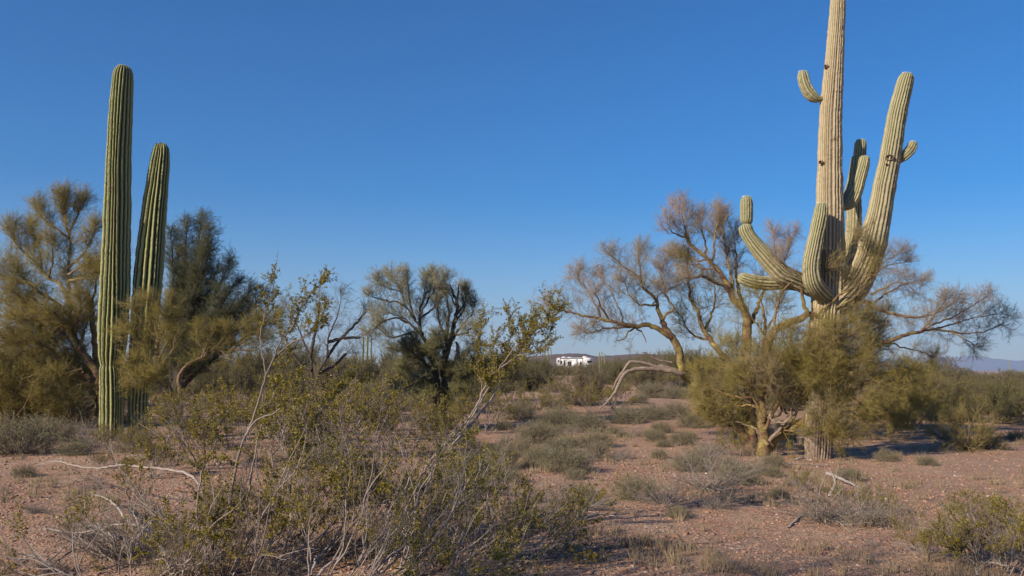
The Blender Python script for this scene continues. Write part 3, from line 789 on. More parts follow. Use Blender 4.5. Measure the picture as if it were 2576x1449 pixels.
def T_left():
    b = ground(238, 1075); T = Tree(b, 1.75); D = b[1]
    Lm = T.limb
    Lm([(250, 1085, 12), (252, 1010, 11), (246, 945, 10), (225, 910, 9), (204, 878, 8), (186, 845, 7), (180, 815, 6.5), (176, 773, 6), (171, 746, 4.6), (174, 713, 4), (171, 675, 3.4), (176, 640, 3), (177, 610, 2.6), (168, 575, 2), (165, 530, 1.4), (163, 505, 1)],
       D, D - .4, foliage=1.0, hue=.12, t0=.4, L1=.52, up=.13)
    Lm([(225, 912, 6), (194, 870, 5), (160, 822, 4.5), (122, 806, 4), (70, 800, 2.5), (20, 815, 1.2)], D - .1, D - .9, foliage=1.4, hue=.05, L1=.55, t0=.3)
    Lm([(248, 960, 7), (194, 935, 6), (153, 904, 5), (102, 868, 5), (51, 860, 4), (0, 873, 3), (-60, 880, 1)], D, D - 1.0, bh=.1, foliage=1.5, hue=.05, L1=.55, t0=.25)
    Lm([(250, 1000, 6), (200, 960, 5), (140, 940, 4), (60, 930, 3), (-20, 925, 1.2)], D, D - .7, foliage=1.5, hue=.03, L1=.52, t0=.25)
    Lm([(250, 960, 7), (240, 888, 7), (234, 827, 6.5), (229, 768, 5.5), (218, 738, 4.5), (200, 735, 3), (185, 710, 1.5)], D + .2, D + .4, foliage=.8, hue=.03, t0=.6, L1=.4)
    Lm([(229, 768, 4), (238, 735, 3), (243, 700, 2), (235, 670, 1)], D + .3, D + .5, foliage=1.0, hue=.03, L1=.4)
    Lm([(173, 748, 4), (152, 716, 3.6), (122, 697, 3.4), (103, 675, 3), (68, 642, 2.4), (40, 610, 1.8), (27, 582, 1)], D - .3, D - .2, foliage=1.5, hue=.03, L1=.55, t0=.15, up=.13)
    Lm([(103, 675, 3), (103, 648, 2.4), (90, 610, 1.8), (80, 575, 1)], D - .3, D + .2, foliage=1.5, hue=.03, L1=.5, up=.15)
    Lm([(122, 697, 3), (135, 650, 2), (128, 610, 1)], D - .3, D - .6, foliage=1.5, hue=.03, L1=.5, up=.12)
    Lm([(174, 600, 3), (144, 578, 2.4), (114, 556, 1.8), (95, 528, 1)], D - .35, D - .5, foliage=1.6, hue=.03, L1=.42, up=.14)
    Lm([(172, 585, 3), (188, 555, 2.2), (200, 530, 1.5), (206, 510, 1)], D - .35, D - .2, foliage=1.9, hue=.03, L1=.45, up=.15)
    Lm([(170, 580, 3), (160, 550, 2), (152, 515, 1)], D - .35, D - .5, foliage=1.7, hue=.03, L1=.4, up=.18)
    Lm([(172, 675, 3.5), (195, 655, 3), (215, 630, 2.4), (232, 600, 1.6), (240, 575, 1)], D - .35, D - .5, foliage=1.6, hue=.15, L1=.45)
    Lm([(172, 690, 3.5), (204, 672, 3), (240, 665, 2.4), (270, 650, 1.6), (285, 630, 1)], D - .4, D - .9, bh=.5, foliage=1.6, hue=.05, L1=.4, t0=.2)
    Lm([(174, 705, 3), (210, 700, 2.4), (250, 690, 1)], D - .4, D - .9, bh=.3, foliage=1.5, hue=.05, L1=.4, t0=.2)
    Lm([(90, 720, 4), (54, 705, 3.5), (0, 692, 2.5), (-50, 660, 1)], D - .3, D - .5, bh=.1, foliage=1.6, hue=.03, L1=.55, t0=.1)
    Lm([(180, 800, 5), (140, 760, 4), (100, 735, 3.6), (60, 700, 2), (30, 660, 1)], D - .1, D + .4, foliage=1.5, hue=.03, L1=.55)
    for (x, y, x2, y2, dd) in ((170, 850, 60, 760, .0), (150, 900, 30, 960, -.6), (200, 930, 110, 980, -.6), (225, 960, 150, 1010, -.5), (240, 1000, 190, 1030, -.4), (100, 870, 30, 800, .2), (60, 880, -20, 980, -.3), (180, 850, 130, 780, -.7),
                               (190, 830, 205, 760, -.6), (150, 920, 80, 1010, -.2), (80, 900, 0, 1020, .3), (200, 880, 225, 800, .7), (100, 820, 40, 740, -.5), (60, 800, -30, 740, 0), (210, 940, 180, 870, .8), (230, 1040, 150, 1050, -.3), (220, 1050, 120, 1080, .3), (180, 1000, 60, 1060, .2), (150, 980, 40, 1040, -.5), (120, 950, 0, 1000, .6), (230, 1000, 200, 930, .9), (180, 960, 120, 900, .8), (100, 900, 20, 860, .7), (60, 940, -40, 960, .4), (235, 1020, 190, 1080, .5), (140, 860, 60, 850, 1.0), (190, 800, 130, 850, 1.0)):
        Lm([(x, y, 4), ((x + x2) / 2, (y + y2) / 2 - 10, 2.6), (x2, y2, 1)], D - .3, D + dd - .3, foliage=1.5, hue=.05, L1=.52, L2=.32, n3=13, t0=.15, up=.06)
    T.done("palo_verde_tree", "big olive palo verde crowding against the tallest twin saguaro column", group="palo verde trees")

def T_left_behind():
    b = ground(440, 1035); T = Tree(b, 1.3); D = b[1]
    Lm = T.limb
    tips = [(430, 590), (508, 553), (526, 588), (528, 632), (577, 663), (590, 712), (560, 745), (631, 732), (660, 745), (640, 790), (470, 570), (450, 640), (600, 770), (540, 690), (500, 650), (690, 800), (560, 800), (480, 700), (500, 760)]
    for i, (x, y) in enumerate(tips):
        sx, sy = 432 + (x - 432) * .15, 1000
        mx, my = 432 + (x - 432) * .42, y + (1000 - y) * .5
        dd = [.2, .6, -.3, .9, .1, .5, -.4, .4, .8, -.2][i % 10]
        Lm([(436, 1020, 8), (sx, 960, 6.5), (mx, my, 4), ((mx + x) / 2 + 4, (my + y) / 2 - 4, 2.5), (x, y, 1)], D, D + dd, bh=.0, foliage=1.7, hue=.1, t0=.25, L1=.62, L2=.34, ang=.5, up=.04, tr=.0024)
    t = T.done("palo_verde_tree", "dark blue-green palo verde fanning out behind the shorter twin saguaro", 'dark_twig', 'dk_bark', group="palo verde trees")
    # lit yellow-green tree branches in front and low
    b = ground(452, 1048); T = Tree(b, .7); D = b[1]
    Lm = T.limb
    Lm([(452, 1050, 7), (455, 990, 5.5), (450, 950, 5), (472, 918, 4), (508, 900, 3.4), (532, 882, 3), (580, 885, 2.2), (619, 868, 1.6), (660, 850, 1)], D, D - .5, bh=.2, foliage=1.3, hue=.0, t0=.35, L1=.4, up=.05)
    for pts in ([(508, 900), (520, 870), (535, 835)], [(532, 882), (560, 855), (575, 830)], [(580, 885), (610, 850), (640, 835)], [(560, 885), (570, 900), (600, 910)], [(520, 890), (500, 860), (495, 830)],
                [(590, 880), (640, 880), (680, 860)], [(600, 870), (650, 830), (700, 800)], [(560, 870), (600, 830), (630, 800)]):
        Lm([(x, y, 3 - i) for i, (x, y) in enumerate(pts)], D - .4, D - .6, bh=.5, foliage=1.7, hue=.0, t0=.1, L1=.38, up=.07)
    Lm([(450, 1040, 8), (430, 985, 6), (410, 940, 5), (398, 890, 4), (398, 850, 3), (404, 815, 1.4)], D, 17.0, foliage=.8, hue=.0, t0=.35, L1=.42, up=.07)
    for pts in ([(410, 940), (380, 930), (345, 915)], [(400, 900), (370, 870), (335, 850)], [(398, 870), (370, 830), (345, 790)], [(400, 850), (425, 820), (428, 775)], [(400, 860), (385, 800), (372, 765)],
                [(405, 920), (430, 890), (440, 850)], [(395, 880), (350, 880), (312, 850)], [(425, 985), (400, 965), (380, 960)], [(425, 985), (385, 985), (365, 960)], [(400, 900), (420, 860), (410, 800)], [(398, 890), (360, 900), (330, 950)],
                [(430, 985), (420, 960), (405, 950)]):
        Lm([(x, y, 3 - i) for i, (x, y) in enumerate(pts)], 17.1, 16.9, bh=.4, foliage=.95, hue=.0, t0=.05, L1=.33, L2=.26, n3=13, up=.08)
    T.done("palo_verde_tree", "small sunlit yellow-green palo verde whose twigs cross the shorter saguaro's foot", group="palo verde trees")

def T_middle():
    b = ground(1106, 1078); T = Tree(b, 1.15); D = b[1]
    Lm = T.limb
    kw = dict(bh=.05, foliage=1.15, hue=.55, L1=.42, L2=.26, ang=.5, up=.16, tr=.0026, n3=9)
    Lm([(1108, 1085, 13), (1105, 1040, 11), (1102, 985, 9), (1096, 930, 6.5), (1080, 880, 5), (1066, 850, 4.4), (1056, 820, 3.6), (1057, 784, 2.8), (1064, 752, 2.0), (1074, 705, 1)], D, D + .2, t0=.6, **kw)
    for l in ([(1066, 850), (1039, 820), (1018, 802), (982, 790), (950, 795)], [(1050, 835), (1027, 838), (988, 850), (955, 830)], [(1056, 820), (1021, 772), (1009, 736), (973, 724), (950, 712)],
              [(1035, 818), (997, 800), (960, 812), (940, 830)], [(1021, 772), (997, 760), (960, 752), (937, 748)], [(1057, 790), (1080, 750), (1100, 725), (1112, 705)], [(1045, 805), (1030, 760), (1028, 725), (1020, 700)],
              [(1009, 736), (1000, 715), (985, 698)], [(1064, 752), (1085, 720), (1090, 700)], [(1057, 800), (1090, 775), (1115, 745)]):
        Lm([(x, y, 3 - i * .6) for i, (x, y) in enumerate(l)], D, D + rnd.uniform(-1, 1), t0=.25, **kw)
    Lm([(1110, 1080, 12), (1118, 1000, 10), (1120, 920, 6.5), (1123, 850, 5), (1129, 800, 3.6), (1128, 770, 2.5), (1120, 740, 1.5)], D, D - .4, t0=.65, **kw)
    Lm([(1122, 900, 7), (1135, 850, 6), (1142, 815, 5), (1150, 784, 4.4), (1148, 757, 4), (1138, 733, 3), (1132, 716, 1)], D, D - .3, bh=0)
    Lm([(1148, 765, 3), (1152, 738, 2.4), (1155, 712, 1)], D - .3, D - .4, bh=0)
    Lm([(1149, 775, 2.5), (1140, 755, 2), (1128, 735, 1)], D - .3, D - .4, bh=0)
    for l in ([(1135, 860), (1160, 820), (1180, 800), (1192, 778)], [(1142, 815), (1165, 780), (1172, 745)], [(1130, 840), (1165, 840), (1185, 825)], [(1123, 850), (1105, 810), (1100, 770)], [(1150, 790), (1165, 765), (1160, 735)]):
        Lm([(x, y, 3.4 - i * .8) for i, (x, y) in enumerate(l)], D, D + rnd.uniform(-.8, .8), t0=.2, **kw)
    Lm([(1125, 960, 7), (1150, 905, 5.5), (1152, 880, 5), (1148, 860, 3)], D - .2, D - .5, bh=1.0)
    Lm([(1150, 912, 4.5), (1174, 892, 3.4), (1180, 880, 2)], D - .4, D - .6, bh=1.0)
    kw.update(hue=.1, up=.05, L1=.42, n3=12, foliage=1.5)
    for (x, y, x2, y2, dd) in ((1100, 950, 1030, 880, -.6), (1100, 930, 1050, 860, -.8), (1110, 980, 1060, 960, -.7), (1115, 950, 1090, 880, -1), (1120, 960, 1160, 930, -.7), (1125, 930, 1190, 880, .1), (1105, 1000, 1020, 930, -.3),
                               (1110, 1000, 1170, 980, -.5), (1090, 900, 1000, 880, .4), (1118, 900, 1105, 850, -.8), (1130, 980, 1210, 930, .3), (1112, 1020, 1080, 1000, -.9), (1115, 1010, 1150, 1010, -.8)):
        Lm([(x, y, 4), ((x + x2) / 2, (y + y2) / 2 - 6, 2.5), (x2, y2, 1)], D, D + dd, t0=.1, **kw)
    T.done("palo_verde_tree", "lone grey-topped palo verde with a dark dead snag in the open middle", 'pale_twig', 'dk_bark', group="palo verde trees")

def T_mesquite():
    b = ground(790, 992); T = Tree(b); D = b[1]
    Lm = T.limb
    kw = dict(bh=.0, foliage=.8, hue=.7, L1=.9, L2=.5, n3=6, L3=.2, ang=.6, up=.03, tr=.0035, n1=4)
    for l in ([(790, 992), (785, 940), (780, 900), (760, 850), (740, 800), (722, 775)], [(790, 992), (800, 940), (822, 900), (826, 850), (850, 790), (858, 748)], [(785, 930), (760, 920), (730, 880), (715, 840)],
              [(822, 900), (850, 860), (890, 820), (920, 785)], [(780, 900), (790, 850), (800, 800), (805, 760)], [(826, 860), (870, 850), (905, 850)], [(800, 940), (840, 920), (870, 890)]):
        Lm([(x, y, 4.5 - i * .75) for i, (x, y) in enumerate(l)], D, D + rnd.uniform(-1, 1), t0=.4, **kw)
    T.done("mesquite_tree", "small leafless dark mesquite seen through the tall creosote stems", 'dark_twig', 'dk_bark')

T_left_of_big(); T_front_of_big(); T_behind_big(); T_left(); T_left_behind(); T_middle(); T_mesquite()

# ------------------------------------------------------------------ creosote bushes
def creosote_leaves(gl, B, hue=0.15, per=8, t0=.35, size=.012):
    p, T, = sample(B, t0 + (1 - t0) * rng.random((len(B), per)))
    p = p.reshape(-1, 3); T = T.reshape(-1, 3)
    for _ in range(2):
        d = nrm(perp(T) + .5 * T)
        leaves(gl, p, d, size * (.7 + .7 * rng.random(len(p))), size * .62 * (.7 + .6 * rng.random(len(p))), hue=np.clip(hue + .22 * rng.normal(size=len(p)), 0, 1))

def creosote(n, Ls, lean, spread, base_r, size=.012, leaf_per=9, n1=7, n2=5, seed=0, hue=.12, dead=.12, heroes=(), tilt=0.9, leafy=1.0, lr=1.0):
    """returns two Geo: stems and leaves, around the origin"""
    gw = Geo(); gl = Geo()
    k = n
    a_ = rng.random(k) * 6.283; rr = base_r * np.sqrt(rng.random(k))
    p = np.stack([rr * np.cos(a_), rr * np.sin(a_), np.full(k, -.03)], 1)
    d = np.stack([np.cos(a_) * spread * rng.random(k) + lean[0], np.sin(a_) * spread * rng.random(k) + lean[1], np.full(k, tilt)], 1)
    L = Ls[0] + (Ls[1] - Ls[0]) * rng.random(k) ** 1.2
    S = grow(p, d, L, 14, .125, .016)
    pf, df, tf, pif = spawn(S, 2, .18, .6, .42, .35, .05)
    Lf = L[pif] * (1 - tf) * (.7 + .4 * rng.random(len(pf)))
    S2 = grow(pf, df, Lf, 14, .13, .02)
    S = np.concatenate([S, S2]); L = np.concatenate([L, Lf]); k = len(S)
    isdead = rng.random(k) < dead
    r0 = (.0042 + .0045 * L * rng.random(k)) * lr
    R = np.linspace(1, .28, 15)[None] * r0[:, None]
    tubes(gw, S, R, 5, hue=np.where(isdead, .9, .25 + .3 * rng.random(k)))
    S = S[~isdead]
    if len(heroes):
        pass
    p, d, t, pi = spawn(S, n1, .35, 1.0, .5, .3, .1)
    l1 = (.20 + .30 * rng.random(len(p))) * (1.25 - .5 * t) * np.mean(Ls) / 1.4
    B1 = grow(p, d, l1, 6, .14, .05)
    tubes(gw, B1, np.linspace(1, .4, 7)[None] * np.full((len(p), 1), .0024 * lr), 4, hue=.15)
    p, d, t2, pj = spawn(B1, n2, .25, 1.0, .6, .3, .05)
    l2 = .07 + .12 * rng.random(len(p))
    B2 = grow(p, d, l2, 4, .2, .05)
    tubes(gw, B2, np.linspace(1, .5, 5)[None] * np.full((len(p), 1), .0013 * lr), 3, hue=.1)
    # clumps of leaves: some branchlets bare, some thick
    w = rng.random(len(B1)) < leafy
    creosote_leaves(gl, B2[np.repeat(w, n2)], hue, leaf_per, .2, size)
    creosote_leaves(gl, B1[w], hue, leaf_per, .5, size)
    return gw, gl

def put_bush(name, gw, gl, loc, label, cat, group, mw='creo_bark', ml='creo_leaf', rz=0):
    t = empty(name, loc, rz)
    gw.build("stem", M[mw], t)
    gl.build("foliage", M[ml], t)
    tag(t, label, cat, group)
    return t

def hero_stems(gw, gl, org, stems):
    """stems traced against the sky: [(px,py)...], depths, halfwidth px, leafy from t"""
    for (pts, d0, d1, w0, t0, dens) in stems:
        k = len(pts)
        P, L = limb_path([(x, y, w0 + (.7 - w0) * i / (k - 1)) for i, (x, y) in enumerate(pts)], d0, d1, max(14, k * 4), .004)
        P[:, :3] -= org
        tubes(gw, P[None, :, :3], P[None, :, 3], 6, hue=.35)
        if dens <= 0: continue
        n = max(6, int(24 * dens * L * (1 - t0)))
        p, d, t, _ = spawn(P[None, :, :3], n, t0, 1.0, .55, .3, .12)
        B1 = grow(p, d, .05 + .13 * rng.random(len(p)), 6, .15, .04)
        tubes(gw, B1, np.linspace(1, .4, 7)[None] * np.full((len(p), 1), .0018), 4, hue=.1)
        p, d, t2, _ = spawn(B1, 5, .2, 1.0, .6, .3, .05)
        B2 = grow(p, d, .04 + .09 * rng.random(len(p)), 4, .2, .05)
        tubes(gw, B2, np.linspace(1, .5, 5)[None] * np.full((len(p), 1), .0011), 3, hue=.1)
        creosote_leaves(gl, B2, .12, 9, .15, .015)
        creosote_leaves(gl, B1, .12, 9, .4, .015)

gb = "large creosote bushes nearest the camera"
# bush A: stems from the bottom of the picture
oA = ground(590, 1445); dA = oA[1]
gw, gl = creosote(20, (.5, 1.35), (.36, .18), .95, .34, leaf_per=13, n1=5, n2=5, leafy=.32, size=.018, dead=.28)
hero_stems(gw, gl, oA, [
    ([(556, 1449), (566, 1340), (579, 1262), (589, 1201), (609, 1117), (631, 1073), (650, 1010), (669, 947), (688, 905), (707, 856), (738, 818), (757, 772), (783, 738), (818, 706)], dA, dA + .1, 4.2, .74, 1.6),
    ([(669, 947), (662, 890), (655, 840), (668, 785), (682, 745), (690, 702)], dA + .05, dA + .2, 2.2, .45, 1.2),
    ([(690, 900), (730, 865), (775, 845), (800, 820), (815, 780)], dA + .08, dA - .1, 2.4, .4, 1.8),
    ([(612, 1110), (640, 1060), (690, 1040), (720, 1010), (745, 960)], dA + .03, dA - .2, 2.4, .5, 1.2),
    ([(570, 1440), (600, 1330), (625, 1240), (640, 1150), (662, 1060), (690, 985), (712, 930), (735, 880)], dA, dA + .3, 3, .5, 1.2),
    ([(580, 1449), (640, 1330), (700, 1250), (740, 1150), (790, 1060), (850, 990), (900, 960)], dA, dA + .5, 3, .45, 1.5),
    ([(540, 1449), (500, 1330), (500, 1220), (530, 1130), (560, 1050), (570, 1000)], dA, dA + .3, 3, .5, 1.2),
])
put_bush("creosote_bush", gw, gl, oA, "tall creosote bush with the longest leafy stem arching against the sky", "bush", gb)
# bush B: leaning right with the mass of yellow-green leaves
oB = ground(735, 1400); dB = oB[1]
gw, gl = creosote(20, (.7, 1.5), (.62, .30), .85, .38, leaf_per=13, n1=6, n2=5, leafy=.32, size=.018, dead=.28)
put_bush("creosote_bush", gw, gl, oB, "creosote bush fanning many grey stems just beyond the arching one", "bush", gb)
oC = ground(985, 1345); dC = oC[1]
gw, gl = creosote(17, (.5, 1.35), (.55, .2), .9, .36, leaf_per=13, n1=6, n2=5, leafy=.32, size=.018, dead=.28)
hero_stems(gw, gl, oC, [
    ([(1000, 1330), (1040, 1240), (1090, 1150), (1150, 1089), (1195, 1028), (1222, 967), (1256, 928), (1314, 886), (1333, 845), (1348, 799)], dC, dC + .2, 3.8, .62, 2.0),
    ([(1010, 1335), (1090, 1190), (1184, 1070), (1241, 997), (1262, 944), (1275, 880), (1287, 830), (1279, 786)], dC, dC + .4, 3.4, .68, 1.7),
    ([(1256, 928), (1300, 870), (1350, 830), (1395, 800), (1402, 765)], dC + .1, dC, 2.2, .3, 2.2),
    ([(1314, 886), (1340, 860), (1376, 850), (1380, 765)], dC + .1, dC + .2, 1.6, .3, 1.2),
    ([(1120, 1120), (1190, 1060), (1215, 1000), (1205, 930), (1205, 860), (1213, 795)], dC + .1, dC + .4, 2.4, .5, 1.6),
    ([(1222, 967), (1245, 915), (1240, 870), (1250, 840)], dC + .1, dC + .2, 2.0, .3, 1.6),
    ([(1300, 895), (1340, 890), (1385, 868)], dC + .1, dC + .0, 1.6, .2, 1.6),
    ([(1000, 1330), (1060, 1230), (1130, 1130), (1180, 1060), (1240, 960), (1290, 905), (1320, 850), (1316, 810)], dC, dC + .6, 3, .6, 1.7),
])
put_bush("creosote_bush", gw, gl, oC, "creosote bush sending tall stems up toward the white trailer", "bush", gb)
oD = ground(1290, 1390)
gw, gl = creosote(17, (.35, 1.0), (.5, .12), .9, .3, leaf_per=10, n1=6, n2=4, tilt=.55, dead=.3, leafy=.4, size=.016)
put_bush("creosote_bush", gw, gl, oD, "sparse low creosote bush with thin leafy stems over open pink gravel", "bush", gb)
oE = ground(380, 1440)
gw, gl = creosote(30, (.35, .95), (.0, .15), 1.2, .5, leaf_per=10, n1=6, n2=4, tilt=.6, dead=.6, leafy=.4, size=.015)
put_bush("creosote_bush", gw, gl, oE, "small green creosote bush among the pale dead branches", "bush", gb)
oG = ground(900, 1500)
gw, gl = creosote(38, (.6, 1.5), (.75, .22), .7, .4, leaf_per=10, n1=6, n2=4, tilt=.42, dead=.45, leafy=.38, size=.016)
put_bush("creosote_bush", gw, gl, oG, "half-dead creosote bush of many low grey stems slanting along the bottom edge", "bush", gb)
oH = ground(1120, 1420)
gw, gl = creosote(18, (.4, 1.1), (.6, .2), .7, .3, leaf_per=10, n1=6, n2=4, tilt=.6, dead=.35, leafy=.38, size=.016)
put_bush("creosote_bush", gw, gl, oH, "low leaning creosote bush between the slanting grey stems and pink gravel", "bush", gb)
oF = ground(2500, 1440)
gw, gl = creosote(22, (.25, .7), (.05, .1), .9, .3, leaf_per=10, n1=6, n2=5, tilt=.7, dead=.15, leafy=.42, size=.014)
put_bush("creosote_bush", gw, gl, oF, "low yellow-green creosote bush cut off by the bottom corner", "bush", gb)

# ------------------------------------------------------------------ dead wood in front
def dead_branch(lists, label, w=3.5, name="dead_branch", hue=1.0, dz=0.0, twig=.5):
    g = Geo(); org = None
    for l in lists:
        pts = []
        for (x, y, lift) in l:
            gp = ground(x, y + lift)       # y+lift is where the spot under it meets the ground
            p = at(x, y, gp[1]); pts.append(p)
        if org is None: org = ground(l[0][0], l[0][1] + l[0][2])
        k = len(pts)
        ws = [w * (1 - .75 * i / (k - 1)) * pts[i][1] / F for i in range(k)]
        P, L = smooth_path([[*p, q] for p, q in zip(pts, ws)], max(10, k * 5))
        P[:, :3] += rng.normal(size=P[:, :3].shape) * .004
        tubes(g, P[None, :, :3] - org, P[None, :, 3], 6, hue=hue)
        if twig:
            n = max(2, int(7 * L * twig))
            p, d, t, _ = spawn(P[None, :, :3] - org, n, .2, 1.0, .7, .3, 0)
            B = grow(p, d, .1 + .25 * rng.random(len(p)), 6, .2, 0)
            B[..., 2] = np.maximum(B[..., 2], -.0)
            tubes(g, B, np.linspace(1, .4, 7)[None] * np.full((len(p), 1), .0025), 4, hue=hue)
    o = g.build(name, M['creo_bark'], None)
    o.location = org
    tag(o, label, "dead branch", "dead branches lying on the gravel")
    return o
dead_branch([[(520, 1300, 60), (508, 1230, 130), (475, 1195, 150), (440, 1183, 150), (380, 1178, 130), (300, 1170, 120), (245, 1178, 90), (190, 1172, 80), (140, 1160, 70), (90, 1170, 50)]],
            "long pale bowed dead branch arching over the gravel below the twin saguaros", 4)
dead_branch([[(460, 1400, 20), (430, 1340, 70), (400, 1290, 100), (350, 1270, 110), (300, 1272, 100), (250, 1290, 80), (210, 1330, 40)]], "dark curved dead branch bowed like a hoop above the pale sticks", 3.6, hue=.0)
dead_branch([[(330, 1320, 20), (280, 1262, 30), (230, 1240, 20)], [(300, 1360, 20), (240, 1325, 30), (190, 1318, 20), (140, 1300, 10)], [(320, 1340, 10), (260, 1330, 30), (200, 1340, 20), (110, 1330, 5)],
             [(420, 1400, 10), (370, 1330, 40), (290, 1320, 40), (220, 1345, 10)], [(340, 1390, 10), (350, 1330, 50), (330, 1280, 70)]], "tangle of bleached dead sticks heaped beside the hooped branch", 4.2, twig=1.0)
dead_branch([[(100, 1430, 8), (160, 1380, 10), (230, 1330, 14), (300, 1290, 10)], [(0, 1440, 4), (70, 1400, 8), (120, 1395, 8)]], "thin grey fallen stick in the lower corner gravel", 2.6)
dead_branch([[(690, 1425, 20), (740, 1390, 30), (790, 1360, 40), (840, 1320, 60)], [(640, 1430, 10), (680, 1370, 50), (700, 1320, 90)], [(660, 1440, 10), (740, 1400, 20), (860, 1365, 10)], [(780, 1445, 5), (800, 1400, 40), (850, 1350, 70)],
             [(800, 1449, 5), (840, 1410, 30), (900, 1380, 30)]], "pale broken creosote sticks leaning together under the leafy stems", 4.6, twig=.4)
dead_branch([[(1240, 1350, 6), (1300, 1330, 10), (1360, 1300, 14), (1420, 1285, 8), (1500, 1290, 4), (1560, 1300, 4)], [(1300, 1330, 6), (1250, 1365, 6), (1180, 1380, 6)]], "long thin grey stick lying across pink gravel toward open ground", 3.6)
dead_branch([[(960, 1375, 5), (1020, 1365, 8), (1060, 1355, 8)]], "short bleached dead stick among dark shaded stems", 5)
dead_branch([[(2085, 1250, 8), (2100, 1215, 40), (2090, 1185, 60)], [(2080, 1190, 14), (2150, 1220, 10), (2165, 1250, 5)]], "twisted grey dead stub standing out of the low dry shrub", 4.5)
dead_branch([[(1960, 1165, 3), (2010, 1166, 3), (2060, 1170, 3), (2090, 1172, 2)]], "thin dead stick on the ground before the giant saguaro", 2.6, hue=.4)
dead_branch([[(1998, 1158, 3), (2015, 1152, 8), (2030, 1155, 4), (2040, 1160, 2)]], "small curled yellow twig beside the forked yellow trunk", 2.6, twig=0)
dead_branch([[(2430, 1420, 6), (2490, 1415, 14), (2540, 1425, 10), (2576, 1440, 5)], [(2460, 1449, 4), (2455, 1425, 20)]], "pale dead stick under the low creosote in the bottom corner", 4)
dead_branch([[(1985, 1325, 4), (2030, 1290, 6), (2090, 1300, 8), (2140, 1340, 6)]], "grey dead sticks trailing from the sprawling dry shrub", 3, twig=.9)

# ------------------------------------------------------------------ shrubs: built once per kind, then copied
def proto_bursage(n=170, h=.42, hue=.2, tr=.0016, leafn=10):
    gw = Geo(); gl = Geo()
    a_ = rng.random(n) * 6.283
    p = np.stack([.12 * np.cos(a_) * rng.random(n), .12 * np.sin(a_) * rng.random(n), np.full(n, -.02)], 1)
    z = rng.random(n) * .95 + .12
    d = np.stack([np.cos(a_) * np.sqrt(1 - np.minimum(z, 1) ** 2 + .05), np.sin(a_) * np.sqrt(1 - np.minimum(z, 1) ** 2 + .05), z], 1)
    S = grow(p, d, h * (.75 + .35 * rng.random(n)), 8, .12, .02)
    tubes(gw, S, np.linspace(1, .4, 9)[None] * np.full((n, 1), .0028), 4, hue=.3)
    p, d, t, _ = spawn(S, 8, .35, 1, .55, .3, .1)
    B = grow(p, d, h * (.15 + .2 * rng.random(len(p))), 4, .2, .05)
    tubes(gl, B, np.linspace(1, .5, 5)[None] * np.full((len(p), 1), tr), 3, hue=np.clip(hue + .2 * rng.normal(size=len(p)), 0, 1))
    p, d, t, _ = spawn(B, leafn, .2, 1, .8, .3, .1)
    leaves(gl, p, d, .010 + .012 * rng.random(len(p)), np.full(len(p), .006), hue=np.clip(hue + .2 * rng.normal(size=len(p)), 0, 1))
    return gw, gl

def proto_tree_shrub(h=2.0, w=1.1, n=16, hue=.15, tr=.004, low=True, n1=6, n2=7, n3=8):
    gw = Geo(); gl = Geo()
    a_ = rng.random(n) * 6.283
    p = np.stack([.1 * rng.normal(size=n), .1 * rng.normal(size=n), np.full(n, -.1)], 1)
    el = .25 + 1.1 * rng.random(n)
    d = np.stack([np.cos(a_) * np.cos(el), np.sin(a_) * np.cos(el), np.sin(el)], 1)
    L = (w * np.cos(el) + h * np.sin(el)) * (.7 + .3 * rng.random(n)) * .8
    S = grow(p, d, L, 9, .13, .02)
    tubes(gw, S, np.linspace(1, .2, 10)[None] * (.035 * h / 2), 5, hue=.2)
    p, d, t, _ = spawn(S, n1, .3, 1, .65, .3, .1)
    B1 = grow(p, d, h * .26 * (.6 + .7 * rng.random(len(p))), 6, .16, .07)
    tubes(gw, B1, np.linspace(1, .3, 7)[None] * np.full((len(p), 1), .010 * h / 2), 4, hue=.3)
    p, d, t, pi = spawn(B1, n2, .1, 1, .65, .3, .1)
    B2 = grow(p, d, h * .15 * (.5 + .8 * rng.random(len(p))), 4, .18, .05)
    hh = np.clip(hue + .15 * rng.normal(size=len(p)), 0, 1)
    tubes(gl, B2, np.linspace(1, .4, 5)[None] * np.full((len(p), 1), tr), 3, hue=hh)
    p, d, t, pj = spawn(B2, n3, .1, 1, .6, .3, .05)
    spikes(gl, p, d, h * .055 * (.5 + rng.random(len(p))), np.full(len(p), tr), hue=hh[pj])
    return gw, gl

def proto_dry(n=90, h=.5):
    gw = Geo(); gl = Geo()
    a_ = rng.random(n) * 6.283
    p = np.stack([.10 * rng.normal(size=n), .08 * rng.normal(size=n), np.full(n, -.01)], 1)
    d = np.stack([np.cos(a_) + .2, np.sin(a_), .15 + .8 * rng.random(n)], 1)
    S = grow(p, d, h * (.5 + .8 * rng.random(n)), 9, .16, .0)
    S[..., 2] = np.maximum(S[..., 2], -.02)
    tubes(gw, S, np.linspace(1, .35, 10)[None] * (.0025 + .003 * rng.random((n, 1))), 5, hue=.5 * rng.random(n) + .3)
    p, d, t, _ = spawn(S, 5, .3, 1, .7, .3, 0)
    B = grow(p, d, .08 + .16 * rng.random(len(p)), 5, .2, 0)
    tubes(gw, B, np.linspace(1, .4, 6)[None] * np.full((len(p), 1), .0018), 3, hue=.3)
    w = rng.random(len(B)) < .55
    p, d, t, _ = spawn(B[w], 7, .1, 1, .7, .3, 0)
    leaves(gl, p, d, .009 + .01 * rng.random(len(p)), np.full(len(p), .006), hue=np.clip(.25 + .3 * rng.normal(size=len(p)), 0, 1))
    return gw, gl

